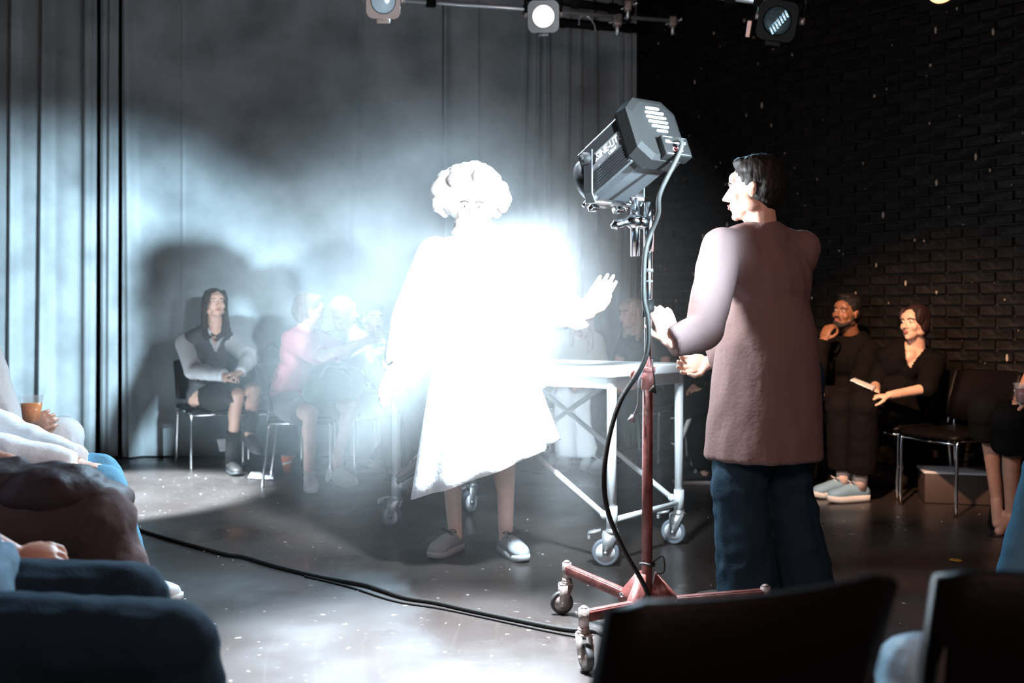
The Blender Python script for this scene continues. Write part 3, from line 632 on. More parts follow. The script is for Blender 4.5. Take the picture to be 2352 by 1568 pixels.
chair(-1.16, 7.22, Q(-30), 'chair hidden behind the bald head of the white-shirted person')
J = seat(-1.16, 7.17, Q(-28), 1.0)
J.update(head=at(788, 716, 6.95), neck=V((-1.17, 7.05, 1.05)), look=V((.95, -.15, 0)), wrR=at(850, 815, 6.8), elR=at(800, 850, 6.85), hdR=V((.8, -.2, .5)), pelvis=V((-1.18, 7.19, .555)))
person('bald person in white shirt and dark trousers, just behind the pink shirt', J, light_skin, None, dict(name='shirt', m=white_c, g=.02, sg=.022, fold=.008), dict(kind='trousers', m=black_c, loose=.02), ('dark', 1), vox=.011, male=True)
chair(-.86, 7.78, Q(-78), 'chair seating the person in the red-collared top, behind the raised brown shoe')
J = seat(-.86, 7.72, Q(-80), .98)
J.update(head=at(857, 733, 7.55), neck=at(865, 775, 7.66), look=V((.5, -.85, 0)), anL=lowered(at(868, 1060, 7.15), .085), anR=lowered(at(900, 1060, 7.2), .085), ftL=V((-.8, -.5, 0)))
J['chest'] = J['neck'].lerp(J['waist'], .5)
person('person in pale top with red collar and dark trousers, seated left of the performer', J, mid_skin, ('short', (.10, .07, .05)), dict(name='top', m=fabric('pale_blue_top', (.40, .46, .50)), g=.02), dict(kind='trousers', m=denim_d, loose=.025), ('loafer', 1), vox=.011, male=True,
    extra=lambda t, J, RH, hc, RT: MB().path([J['neck']+RT @ V((.085*math.cos(a), .055*math.sin(a), -.0)) for a in [k*PI/8 for k in range(17)]], .014, 6).build('collar', fabric('red_trim', (.55, .10, .07)), t))

# the sitter on the table
J = seat(-.36, 5.22, Q(208), 1.0, z=.425)
J.update(head=V((-.20, 4.98, 1.56)), neck=V((-.22, 5.05, 1.45)), knR=at(918, 868, 5.10), anR=at(988, 1022, 5.0), ftR=V((-.86, -.15, -.47)), fuR=V((-.5, .1, .86)),
    knL=at(965, 880, 4.93), anL=at(1010, 1050, 4.95), ftL=V((-.6, -.6, -.3)), chest=V((-.28, 5.12, 1.32)), waist=V((-.33, 5.18, 1.13)), shL=V((-.14, 4.94, 1.40)), shR=V((-.33, 5.2, 1.40)), elL=V((-.10, 4.98, 1.12)), elR=V((-.38, 5.15, 1.14)), wrL=V((-.27, 4.95, 1.05)), wrR=V((-.33, 5.0, 1.03)))
person('person sitting on the rolling table behind the performer, brown leather shoe dangling', J, mid_skin, ('short', (.05, .04, .03)), dict(name='shirt', m=grey_c, g=.02), dict(kind='trousers', m=charcoal, loose=.022), ('loafer', 1.08), vox=.011, male=True)

# back row, right of the performer
chair(.50, 8.02, Q(-92), 'chair seating the person in beige, right behind the raised hand')
J = seat(.50, 7.95, Q(-100), .98)
J.update(head=at(1335, 745, 7.85), anL=lowered(at(1350, 1060, 7.45), .085), anR=lowered(at(1300, 1060, 7.4), .085), knR=at(1296, 915, 7.5), ftR=V((-.3, -.9, 0)))
person('person in beige top and white trousers seated behind the table, under the raised hand', J, light_skin, ('bob', (.40, .30, .22)), dict(name='jumper', m=fabric('beige_knit', (.50, .46, .40)), g=.026, sg=.022), dict(kind='trousers', m=white_c, loose=.03), ('sneaker', 1), vox=.012)
chair(1.06, 7.80, Q(-128), 'chair seating the fair-haired person, its chrome post beside the table end')
J = seat(1.02, 7.74, Q(-128), 1.0)
J.update(head=at(1450, 722, 7.62), look=V((-.85, -.5, 0)), neck=at(1462, 768, 7.68), anL=lowered(at(1385, 1060, 7.3), .085), anR=lowered(at(1352, 1055, 7.5), .085), ftL=V((-.5, -.8, 0)), ftR=V((-.2, -.9, 0)))
person('fair-haired person in dark vest and dark trousers, white trainers, left of the lamp pole', J, light_skin, ('bob', (.55, .42, .32)), dict(name='top', m=fabric('slate_top', (.06, .075, .09)), g=.022, sl=.6), dict(kind='trousers', m=black_c, loose=.02), ('sneaker', 1), vox=.012)
chair(1.62, 7.32, Q(-140), 'chair hidden behind the standing man, seating the leg-crossing person')
J = seat(1.57, 7.26, Q(-142), 1.0)
J.update(knR=at(1640, 905, 6.7), anR=at(1562, 945, 6.62), ftR=V((-.45, -.3, -.85)), fuR=V((-.7, -.3, .5)), knL=V((1.25, 6.95, .50)), anL=V((1.30, 6.72, .085)), ftL=V((-1, .05, 0)))
person('person in black behind the standing man, one pale trainer raised above the rail', J, mid_skin, ('short', (.03, .02, .015)), dict(name='top', m=black_c, g=.02), dict(kind='trousers', m=black_c, loose=.02), ('black', 1), vox=.012, male=True)

# right row by the brick wall
chair(2.36, 6.93, Q(206), 'chair seating the bearded man, against the brick wall')
J = seat(2.31, 6.90, Q(208), 1.0)
J.update(head=at(1943, 718, 6.78), look=V((-.80, -.58, .10)), hup=V((.14, -.05, 1)), neck=at(1962, 772, 6.86), chest=V((2.31, 6.88, .86)), shR=at(1905, 805, 6.95), shL=at(1998, 808, 6.70), elR=at(1872, 868, 6.60), wrR=at(1889, 782, 6.62), hdR=V((.40, .0, .90)), pnR=V((.75, .4, -.2)), curlR=.75,
    elL=at(1965, 905, 6.45), wrL=at(1890, 905, 6.40), hdL=V((-.9, .1, .1)), anL=lowered(at(1845, 1100, 6.42), .085), anR=lowered(at(1790, 1100, 6.7), .085), ftL=V((-.95, -.25, 0)), ftR=V((-.9, -.2, 0)), knL=V((1.95, 6.55, .50)), knR=V((1.86, 6.80, .50)))
def bearded(t, J, RH, hc, RT):
    P = lambda x, y, z: hc + RH @ V((x, y, z)); m = MB()
    m.ell(P(0, .052, -.088), (.040, .036, .024), RH)
    for q in (-1, 1): m.path(sm([P(.066*q, .0, -.02), P(.060*q, .018, -.06), P(.036*q, .056, -.088), P(.0, .074, -.100)], 4), .0125, 8); m.path([P(.0, .094, -.043), P(.018*q, .088, -.044), P(.030*q, .076, -.062)], .0052, 6)
    me = remesh(m, .005, 2); link('beard', me, mat('black_beard', (.012, .008, .006), .8, bump=.5, bscale=90), t)
    MB().tube(J['neck']-V((0, 0, .03)), J['neck']+V((-.01, -.01, .022)), .082, .066, 18).build('undershirt', white_c, t)
person('bearded man in black sweatshirt resting his cheek on his hand by the brick wall', J, brown_skin, ('short', (.008, .006, .005)),
    dict(name='sweatshirt', m=fabric('washed_black_sweat', (.006, .005, .0045)), g=.030, sg=.026, cuff=.6, fold=.011, collar=0), dict(kind='trousers', m=black_c, loose=.03), ('black', 1.05), vox=.0085, male=True, extra=bearded)
chair(2.47, 6.38, Q(202), 'chair seating the woman with the folded programme')
J = seat(2.45, 6.36, Q(203), .97)
J.update(head=at(2100, 742, 6.28), look=V((-.86, -.52, .02)), neck=at(2112, 800, 6.36), shL=at(2145, 834, 6.24), shR=at(2040, 824, 6.42), elL=at(2128, 892, 6.02), wrL=at(2042, 908, 5.93), elR=at(2010, 885, 6.40), wrR=at(2012, 902, 6.05), hdL=V((-.93, .1, -.12)), hdR=V((-.35, -.6, -.45)), curlL=.8, curlR=.75,
    knL=at(1985, 932, 5.98), knR=at(1930, 935, 6.22), anL=lowered(at(1975, 1100, 6.08), .09), anR=lowered(at(1938, 1095, 6.24), .09), ftL=V((-.95, -.25, 0)), ftR=V((-.9, -.25, 0)))
def socks(t, J, RH, hc, RT):
    for n in FT: MB().tube(J['an'+n]+V((0, 0, -.01)), J['an'+n].lerp(J['kn'+n], .22), .042, .043, 14).build('sock', fabric('pink_sock', (.70, .52, .47)), t)
person('woman in black v-neck with dark hair in a ponytail holding a folded programme', J, olive, ('ponytail', (.018, .008, .007)),
    dict(name='blouse', m=fabric('black_crepe', (.005, .004, .004)), g=.018, v=.15, sl=1.05, sg=.022, fold=.009, collar=0), dict(kind='trousers', m=fabric('black_jeans', (.006, .005, .005)), loose=.035, end=.80, g=.02, fold=.007), ('blue', 1.06), vox=.0085, extra=socks)
chair(2.60, 5.85, Q(201), 'empty chair between the programme woman and the bare-legged sitter')
chair(3.02, 5.46, Q(199), 'chair at the right picture edge, seating the bare-legged sitter')
J = seat(3.02, 5.42, Q(198), 1.0)
J.update(knL=at(2322, 965, 4.98), knR=at(2268, 950, 5.20), anR=at(2290, 1140, 5.28), anL=lowered(at(2325, 1180, 5.18), .09), ftR=V((-.35, -.75, -.55)), ftL=V((-.75, -.55, -.1)), wrR=at(2335, 935, 5.0), wrL=at(2362, 915, 4.95), elR=at(2360, 880, 5.3), elL=at(2440, 900, 5.1), hdR=V((-.3, -.2, -.3)), hdL=V((-.75, .2, -.3)))
person('bare-legged person in black with flat black shoes at the right edge, holding a drink', J, (.50, .25, .17), ('long', (.03, .02, .015)), dict(name='top', m=black_c, g=.018, sl=.5, sg=.02), dict(kind='trousers', m=black_c, end=.28, loose=.035, g=.02), ('flat', 1), vox=.009)

# the right foreground sitter and the left foreground row
chair(2.42, 3.02, Q(165), 'chair beyond the right edge under the light-blue jeans')
J = seat(2.38, 3.02, Q(165), 1.0)
J.update(knR=V((1.86, 3.45, .56)), anR=at(2330, 1395, 3.52), ftR=V((-.95, .3, 0)), knL=V((1.90, 2.90, .52)), anL=V((2.05, 2.80, .085)))
person('person in light-blue jeans and brown shoes cut off by the right edge', J, mid_skin, ('short', (.03, .02, .015)), dict(name='shirt', m=black_c, g=.02), dict(kind='trousers', m=denim_l, loose=.035), ('loafer', 1), vox=.012, male=True, face=False)
chair(-1.20, 2.02, Q(4), 'nearest chair on the left, under the dark jeans')
J = seat(-1.16, 2.03, Q(4), 1.0)
J.update(pelvis=V((-1.16, 2.03, .50)), hipR=V((-1.13, 1.94, .455)), hipL=V((-1.14, 2.13, .47)), knR=at(390, 1492, 1.96), anR=V((-.615, 1.96, .085)), head=V((-1.33, 2.03, 1.17)), neck=V((-1.32, 2.03, 1.03)), chest=V((-1.30, 2.03, .86)), waist=V((-1.24, 2.03, .67)), shL=V((-1.34, 2.20, .97)), shR=V((-1.34, 1.86, .97)), knL=at(290, 1392, 2.20), anL=V((-.80, 2.24, .085)), wrR=V((-1.3, 1.75, .62)), wrL=V((-1.25, 2.3, .6)), elR=V((-1.35, 1.7, .75)), elL=V((-1.4, 2.28, .75)))
person('nearest left sitter, dark blue jeans rimmed with blue light', J, mid_skin, ('short', (.03, .02, .015)), dict(name='shirt', m=fabric('slate_blue_shirt', (.10, .16, .21)), g=.035, hem=.50, fl=.02, fold=.014), dict(kind='trousers', m=denim_d, loose=.03, g=.022, fold=.008), ('dark', 1), vox=.009, male=True, face=False)
chair(-1.74, 2.72, Q(6), 'second chair from the camera on the left, under the brown trousers')
J = seat(-1.70, 2.74, Q(6), 1.0)
J.update(knR=at(225, 1205, 2.72), anR=V((-1.02, 2.74, .085)), knL=at(195, 1165, 2.98), anL=V((-1.15, 3.05, .085)), shR=V((-1.62, 2.56, .97)), elR=V((-1.50, 2.47, .64)), wrR=at(30, 1272, 2.42), hdR=V((.95, .05, -.02)), pnR=V((.1, .5, -.85)), curlR=.8, wrL=V((-1.42, 2.9, .66)))
def bracelet(t, J, RH, hc, RT):
    d = J['hdR'].normalized(); R = frame(d); w = J['wrR']-d*.01; m = MB()
    for i in range(18): m.ell(w + R @ V((.031*math.cos(i*PI/9), 0, .031*math.sin(i*PI/9))), (.006,)*3, None, 8)
    m.build('bracelet', mat('glass_beads', (.75, .72, .7), .1, .6), t)
    MB().path([w-d*.02 + R @ V((.030*math.cos(i*PI/8), 0, .030*math.sin(i*PI/8))) for i in range(17)], .005, 6).build('red_bracelet', mat('coral_cord', (.6, .1, .04), .5), t)
person('second left sitter with beaded bracelet, striped pale sleeve and dark brown trousers', J, (.42, .20, .13), ('short', (.03, .02, .015)), dict(name='shirt', m=fabric('blue_white_shirt', (.55, .66, .74)), g=.03, sl=1.1, sg=.04, fold=.012), dict(kind='trousers', m=brown_c, loose=.045, g=.02, fold=.012), ('dark', 1), vox=.009, face=False)
chair(-2.02, 3.44, Q(10), 'third chair from the camera on the left, under the pale blue jeans')
J = seat(-1.98, 3.45, Q(10), 1.0)
J.update(knR=at(232, 1130, 3.30), anR=V((-1.36, 3.32, .085)), knL=at(225, 1095, 3.62), anL=V((-1.50, 3.90, .085)), ftL=V((1, -.1, 0)), wrR=at(165, 1075, 3.3), wrL=at(175, 1062, 3.5), hdR=V((.9, .2, 0)))
person('third left sitter in bright blue jeans and white top, paper on the knee', J, light_skin, ('short', (.1, .07, .05)), dict(name='shirt', m=white_c, g=.03, sg=.03, fold=.01), dict(kind='trousers', m=denim_l, loose=.03, fold=.008), ('sneaker', 1), vox=.010, male=True, face=False)
chair(-2.58, 4.38, Q(8), 'farthest chair of the left foreground row, beside the orange drink')
J = seat(-2.46, 4.38, Q(5), 1.02)
J.update(knR=at(130, 1010, 4.28), anR=V((-2.0, 4.3, .085)), knL=at(140, 1005, 4.6), shR=V((-2.27, 4.22, .95)), elR=at(-5, 968, 4.16), wrR=at(52, 980, 4.12), hdR=V((.9, .1, .25)), pnR=V((-.1, .9, .1)), curlR=.75)
person('white-clothed sitter at the left edge holding an orange drink', J, mid_skin, ('short', (.05, .03, .02)), dict(name='shirt', m=white_c, g=.035, sl=1.3, sg=.05, fold=.010), dict(kind='trousers', m=white_c, loose=.04, g=.02), ('sneaker', 1), vox=.010, male=True, face=False)
# foreground chairs with their backs to the camera
chair(.22, 1.50, Q(112), 'foreground chair showing its wide curved black back, nearest the lamp stand', .93)
chair(.80, 1.60, Q(88), 'foreground chair in the bottom right corner with a straight black back', .93)
t = empty('folded_jacket', (.88, 1.72, .44))
m = MB().ell((.78, 1.68, .46), (.16, .13, .06)).ell((.70, 1.70, .48), (.07, .10, .07)).ell((.92, 1.72, .46), (.10, .12, .05)); me = remesh(m, .009, 3); folds(me, .008, 12); link('jacket_cloth', me, fabric('pale_blue_nylon', (.30, .48, .60), rough=.4), t)
tag(t, 'pale blue folded jacket on the bottom right foreground chair seat', 'jacket')

# the rolling table
A, B_, C_, D_ = V((-.615, 5.29, 0)), V((-.228, 5.74, 0)), V((.446, 4.45, 0)), V((.82, 4.89, 0))
t = empty('rolling_table', (A+D_)/2); tag(t, 'white tubular table on four braked castors behind the performer', 'table')
U = (C_-A).normalized(); Wd = (B_-A).normalized(); RTb = Matrix((U, Wd, V((0, 0, 1)))).transposed(); ctr = (A+B_+C_+D_)/4
wood_w = mat('white_laminate', (.74, .75, .75), .4, bump=.05)
MB().box(ctr+V((0, 0, .868)), ((C_-A).length+.10, (B_-A).length+.10, .045), RTb, .006).build('tabletop', wood_w, t)
for (p, q) in ((A, C_), (B_, D_), (A, B_), (C_, D_)):
    MB().box((p+q)/2+V((0, 0, .820)), ((q-p).length-.03, .028, .055), frame(q-p) @ Matrix.Rotation(PI/2, 3, 'Z'), .003).build('apron', white_metal, t)
for p in (A, B_, C_, D_):
    MB().tube(p+V((0, 0, .165)), p+V((0, 0, .846)), .0215, None, 16).tube(p+V((0, 0, .165)), p+V((0, 0, .27)), .0255, None, 16).build('leg', white_metal, t)
def brace(p, q, n='cross_brace'):
    d = (q-p).normalized(); MB().tube(p, q, .0135, None, 12).ell(p, (.02,)*3, n=10).ell(q, (.02,)*3, n=10).build(n, white_metal, t)
up = lambda p, z: V((p.x, p.y, z))
for a, b in ((A, C_), (B_, D_)):
    brace(up(a.lerp(b, .03), .225), up(a.lerp(b, .72), .80)); brace(up(b.lerp(a, .03), .225), up(b.lerp(a, .72), .80))
brace(up(C_, .205), up(D_, .205), 'lower_rail'); brace(up(A, .205), up(B_, .205), 'lower_rail')
def caster(parent, p, rw, d, tyre, hub, metal, brake=True, h=None, wid=.026):
    h = h or rw*2+.045; d = V(d).normalized(); x = d.cross(V((0, 0, 1))); R = Matrix((x, d, V((0, 0, 1)))).transposed(); c = p - d*rw*.45 + V((0, 0, rw)); P = lambda a, b, e: c + R @ V((a, b, e))
    f = MB(); top = p+V((0, 0, h))
    f.tube(top-V((0, 0, .022)), top, rw*.46, rw*.40, 16).ell(top-V((0, 0, .018)), (rw*.5, rw*.5, .012), None, 14)
    for q in (-1, 1):
        e = (wid/2+.006)*q; f.prism([P(e, rw*.95, h-rw-.025), P(e, -rw*.25, h-rw-.025), P(e, -.012, -.012), P(e, .012, -.012)], x*.0035*q)
    f.tube(P(-wid/2-.012, 0, 0), P(wid/2+.012, 0, 0), .008).box(P(0, rw*.35, h-rw-.023), (wid+.016, rw*1.1, .006), R, .001)
    o = f.build('caster_fork', metal, parent)
    m = MB(); prof = [(-wid*.42, rw*.70), (-wid*.5, rw*.86), (-wid*.36, rw*.98), (0, rw), (wid*.36, rw*.98), (wid*.5, rw*.86), (wid*.42, rw*.70)]
    RX = frame(x); m.loft([[c + x*a + RX @ V((r*math.cos(2*PI*i/28), 0, r*math.sin(2*PI*i/28))) for i in range(28)] for a, r in prof]); m.build('tyre', tyre, o)
    MB().tube(c-x*wid*.46, c+x*wid*.46, rw*.70, None, 24).tube(c-x*wid*.55, c+x*wid*.55, rw*.2, None, 12).build('wheel_hub', hub, o)
    if brake:
        MB().prism([P(-.02, -rw*.35, h-rw-.02), P(.02, -rw*.35, h-rw-.02), P(.024, -rw*1.25, h-rw-.034), P(-.024, -rw*1.25, h-rw-.034)], V((0, 0, .010))).box(P(0, -rw*1.18, h-rw-.042), (.044, .014, .022), R, .003).build('brake_pedal', metal, o)
for p, d in ((A, (.55, -.3, 0)), (B_, (.4, .5, 0)), (C_, (.7, -.1, 0)), (D_, (.6, -.3, 0))): caster(t, p, .062, d, grey_rubber, wheel_white, steel, h=.175)

# the lamp stand
PX = V((.462, 3.42, 0)); t = empty('lamp_stand', PX); tag(t, 'red-brown rolling lamp stand with three castored legs, carrying the big lantern', 'lamp stand')
E_, F_, G_ = V((.205, 3.72, 0)), V((.225, 3.12, 0)), V((.86, 3.38, 0))
for e in (E_, F_, G_):
    d = (e-PX).normalized(); R = frame(d); a = PX+d*.04+V((0, 0, .125)); b = e+V((0, 0, .165))
    MB().box((a+b)/2, (.03, (b-a).length, .032), frame(b-a), .004).box((a+b)/2+V((0, 0, .017)), (.022, (b-a).length*.96, .004), frame(b-a), .001).build('stand_leg', red_paint, t)
    MB().tube(b+V((0, 0, -.03)), b+V((0, 0, .026)), .017, None, 14).ell(b+V((0, 0, .028)), (.012, .012, .007)).build('caster_socket', iron, t)
    caster(t, e, .043, (d.y*.6-d.x*.4, -d.x*.6-d.y*.4, 0), rubber, iron, iron, False, h=.135, wid=.024)
    m = MB(); s_ = V((-d.y, d.x, 0)); m.prism([PX+s_*.016+V((0, 0, .10)), PX+d*.12+s_*.016+V((0, 0, .11)), PX+d*.10+s_*.016+V((0, 0, .155)), PX+d*.03+s_*.016+V((0, 0, .23))], -s_*.032); m.build('gusset', red_paint, t)
    MB().tube(PX+d*.10+s_*.022+V((0, 0, .135)), PX+d*.10-s_*.022+V((0, 0, .135)), .008, None, 8).build('bolt', chrome, t)
top = V((.472, 3.43, 1.49)); q1 = PX.lerp(top, 1)*1
pz = lambda z: V((PX.x+(top.x-PX.x)*z/1.49, PX.y+(top.y-PX.y)*z/1.49, z))
MB().tube(pz(.08), pz(.90), .0185, None, 18).build('pole', red_paint, t)
MB().tube(pz(.855), pz(.925), .0225, None, 18).tube(pz(.915), pz(.935), .025, None, 18).build('pole_collar', mat('pink_worn_paint', (.45, .18, .16), .45, bump=.2), t)
kb = pz(.90); MB().tube(kb, kb+V((-.045, -.01, 0)), .008).ell(kb+V((-.052, -.012, 0)), (.012, .012, .024)).build('collar_knob', mat('pink_worn_paint', (.5, .2, .2)), t)
MB().tube(pz(.93), pz(1.50), .0135, None, 16).build('upper_pole', chrome, t)
MB().tube(pz(1.105), pz(1.165), .021, None, 16).build('black_collar', black_metal, t)
MB().tube(pz(1.26), pz(1.272), .0165, None, 14).tube(pz(1.225), pz(1.232), .016, None, 14).build('cable_strap', rubber, t)
MB().tube(pz(1.33), pz(1.50), .018, None, 14).build('pole_head', chrome, t)
cl = V((.425, 3.43, 1.435)); MB().ell(cl, (.036, .03, .028)).tube(cl, pz(1.43), .024, None, 12).tube(cl+V((0, 0, -.12)), cl+V((0, 0, .08)), .0165, None, 14).box(cl+V((.005, 0, .075)), (.05, .03, .018), None, .004).build('clamp', chrome, t)
MB().path(sm([cl+V((-.02, 0, 0)), cl+V((-.05, -.01, -.008)), cl+V((-.085, -.015, -.02))], 5), [.016]*5+[.018]*4+[.010, .006], 10).build('wing_handle', chrome, t)

# the big lantern on the stand
R = frame(AX); t = empty('theatre_lantern', LAMP); tag(t, 'large ribbed theatre lantern on the rolling stand, louvred back to the camera', 'stage light')
P = lambda x, y, z: LAMP + R @ V((x*.92, y*.92, z*.92))
def octo(w, h, c, y): return [P(x, y, z) for x, z in ((-w+c, -h), (w-c, -h), (w, -h+c), (w, h-c), (w-c, h), (-w+c, h), (-w, h-c), (-w, -h+c))]
MB().loft([octo(.104, .115, .035, -.13), octo(.104, .115, .035, .12), octo(.098, .108, .035, .145)]).build('housing', lamp_grey, t, False)
for i in range(8): MB().box(P(-.108, -.005, -.032-.0105*i), (.012, .24, .0050), R).build('cooling_rib', lamp_grey, t, False)
for i in range(5): MB().box(P(-.104+.010*i, -.005, .083+.008*i), (.010, .26, .003), R @ Matrix.Rotation(-.78, 3, 'Y')).build('cooling_rib', lamp_grey, t, False)
MB().box(P(-.1065, -.005, .003), (.004, .235, .052), R, .001).build('label_plate', mat('label_grey', (.13, .13, .135), .4, .3), t, False)
for z_ in (.031, -.025): MB().box(P(-.1095, -.005, z_), (.005, .245, .0035), R).build('label_rim', mat('bright_edge', (.7, .7, .7), .25, .9), t, False)
def text(body, size, p, Rt, m, parent):
    cu = bpy.data.curves.new('lettering', 'FONT'); cu.body = body; cu.size = size; cu.align_x = 'CENTER'; cu.align_y = 'CENTER'; cu.extrude = .0006; cu.materials.append(m)
    q = bpy.data.objects.new('q', cu); C.objects.link(q); me = bpy.data.meshes.new_from_object(q.evaluated_get(bpy.context.evaluated_depsgraph_get())); bpy.data.objects.remove(q)
    o = bpy.data.objects.new('lettering', me); C.objects.link(o); o.parent = parent; o.matrix_basis = wm(parent).inverted() @ Matrix.Translation(p) @ Rt.to_4x4(); return o
lm = mat('white_lettering', (.85, .85, .86), .5)
RL = R @ Matrix(((0, 0, -1), (-1, 0, 0), (0, 1, 0)))
text('DESSINE-LITE', .034, P(-.1092, -.01, .012), RL, lm, t); text('1.2kW', .017, P(-.1092, -.055, -.014), RL, lm, t)
MB().loft([octo(.118, .132, .045, -.125), octo(.122, .136, .045, -.14), octo(.118, .132, .05, -.19), octo(.100, .112, .05, -.20)]).build('back_cap', black_metal, t, False)
glow = mat('lamp_leak_glow', (.8, .8, .8), .4, emit=(.95, .98, 1), es=1.6)
for i in range(6):
    wz = (.030, .042, .045, .044, .038, .024)[i]; MB().box(P(.0+(.003*i), -.2035, .085-.019*i), (wz*1.9, .006, .0075), R @ Matrix.Rotation(.0, 3, 'Y'), .002).build('louvre_slot', glow, t)
MB().box(P(.035, -.205, -.088), (.115, .045, .075), R, .003).build('connector_box', black_metal, t)
MB().box(P(.035, -.229, -.072), (.088, .004, .010), R, .002).build('lit_slot', glow, t)
sk_ = MB()
for a in range(3): sk_.path([P(.035+.014*(a-1)+.008*math.cos(k*PI/5), -.229, -.103+.008*math.sin(k*PI/5)) for k in range(11)], .002, 5)
sk_.build('red_emblem', mat('faded_red', (.55, .14, .16), .5), t)
MB().box(P(.035, -.229, -.052), (.10, .002, .002), R).box(P(.035, -.229, -.122), (.10, .002, .002), R).build('box_edge', mat('bright_edge', (.7, .7, .7)), t)
m = MB(); vs = []
for rr_, y in ((.100, .14), (.112, .15), (.112, .19), (.098, .195), (.094, .16)): vs.append([P(rr_*math.cos(2*PI*i/36), y, rr_*math.sin(2*PI*i/36)) for i in range(36)])
m.loft(vs, False).build('front_bezel', lamp_grey, t)
MB().ell(P(0, .165, 0), (.095, .03, .095), R, 22).build('fresnel_lens', mat('hot_lens', (.9, .9, .9), .2, emit=(.85, .95, 1), es=14), t)
for q in (-1, 1): MB().box(P(.06*q, .18, -.118), (.03, .03, .02), R, .003).tube(P(.09*q, .17, -.095), P(.11*q, .18, -.115), .006).build('frame_clip', chrome, t)
# yoke: a flat strap from pivot to pivot under the housing
sx = V((1, 0, 0)); yl = P(-.128, .06, .02); yr = P(.128, .06, .02); zb = 1.505; m = MB()
pts = [yl+V((0, 0, .03)), V((yl.x, yl.y, zb+.03)), V((yl.x, yl.y, zb)).lerp(V((yr.x, yr.y, zb)), .06), V((yl.x, yl.y, zb)).lerp(V((yr.x, yr.y, zb)), .94), V((yr.x, yr.y, zb+.03)), yr+V((0, 0, .03))]
acr = (V((yr.x, yr.y, 0))-V((yl.x, yl.y, 0))).normalized(); per = V((-acr.y, acr.x, 0)); rings = []
for i, p in enumerate(pts):
    nrm = {0: acr, 1: acr, 2: (acr*.4+V((0, 0, .9))), 3: (-acr*.4+V((0, 0, .9))), 4: -acr, 5: -acr}[i].normalized()*.003
    rings.append([p+per*.022+nrm, p-per*.022+nrm, p-per*.022-nrm, p+per*.022-nrm])
m.loft(rings).build('yoke', lamp_grey, t, False)
for p, q in ((yl, -1), (yr, 1)): MB().tube(p-R.col[0]*.02*q, p+R.col[0]*.026*q, .022, .02, 14).tube(p+R.col[0]*.02*q, p+R.col[0]*.034*q, .009, None, 8).build('pivot_knob', black_metal, t)

# cables
pts = [P(.0, -.20, -.05), P(.02, -.235, -.09)+V((.02, -.02, 0)), at(1517, 440, 3.28), at(1512, 490, 3.33), at(1497, 530, 3.37), at(1483, 575, 3.37), at(1479, 630, 3.37), at(1480, 690, 3.36), at(1489, 735, 3.36), at(1488, 800, 3.36), at(1470, 850, 3.33), at(1425, 920, 3.28), at(1398, 1010, 3.25), at(1387, 1100, 3.23), at(1398, 1180, 3.23), at(1432, 1260, 3.26), at(1475, 1335, 3.30),
    at(1490, 1375, 3.33), at(1480, 1410, 3.30), at(1455, 1435, 3.25), at(1425, 1452, 3.24), fl(1385, 1462), fl(1360, 1453), fl(1300, 1450), fl(1200, 1431), fl(1080, 1406), fl(1000, 1388), fl(930, 1377), fl(870, 1358), fl(830, 1346), fl(740, 1330), fl(640, 1306), fl(560, 1283), fl(520, 1277), fl(440, 1256), fl(360, 1233), fl(290, 1212), fl(180, 1190), fl(60, 1180)]
pts = [V((p.x, p.y, max(p.z, .0085))) for p in pts]
t = tag(MB().path(sm(pts, 7), .0085, 10).build('power_cable', cable_m), 'thick black cable from the big lantern down the stand and across the floor', 'cable')
pts = [fl(1345, 1468), fl(1250, 1450), fl(1120, 1422), fl(1010, 1399), fl(905, 1382), fl(800, 1349), fl(700, 1325)]
tag(MB().path(sm([V((p.x, p.y, .004)) for p in pts], 7), .004, 8).build('thin_cable', cable_m), 'thin cable lying just in front of the thick floor cable', 'cable')
t = empty('cable_tie', pz(.26)); MB().path([pz(.26)+V((.024*math.cos(k*PI/6), .024*math.sin(k*PI/6)-.005, .004*math.sin(k))) for k in range(13)], .005, 6).path(sm([pz(.27)+V((.02, -.02, 0)), pz(.27)+V((.05, -.03, .02)), pz(.24)+V((.055, -.03, 0)), pz(.24)+V((.03, -.025, -.01))], 4), .003, 5).build('tie_band', rubber, t)
tag(t, 'small black tie fixing the cable to the foot of the red pole', 'cable tie')
for (a, b, c, d, lb) in (((1480, 838), (1466, 880), (1466, 925), (1453, 960), 'thin grey cord with a frayed end hanging left of the red pole'), ((1499, 826), (1500, 850), (1503, 870), (1503, 893), 'short dark cord hanging right of the red pole')):
    t = empty('hanging_cord', at(*a, 3.36)); MB().path(sm([at(*a, 3.37), at(*b, 3.34), at(*c, 3.34), at(*d, 3.34)], 5), .0028, 6).build('cord', mat('grey_cord', (.3, .3, .31), .7) if a[0] < 1490 else rubber, t)
    e = at(*d, 3.34); MB().tube(e+V((0, 0, .012)), e+V((-.006, 0, -.012)), .004, .014, 10).build('frayed_end', mat('frayed_cord', (.45, .42, .48), .8) if a[0] < 1490 else rubber, t); tag(t, lb, 'cord')

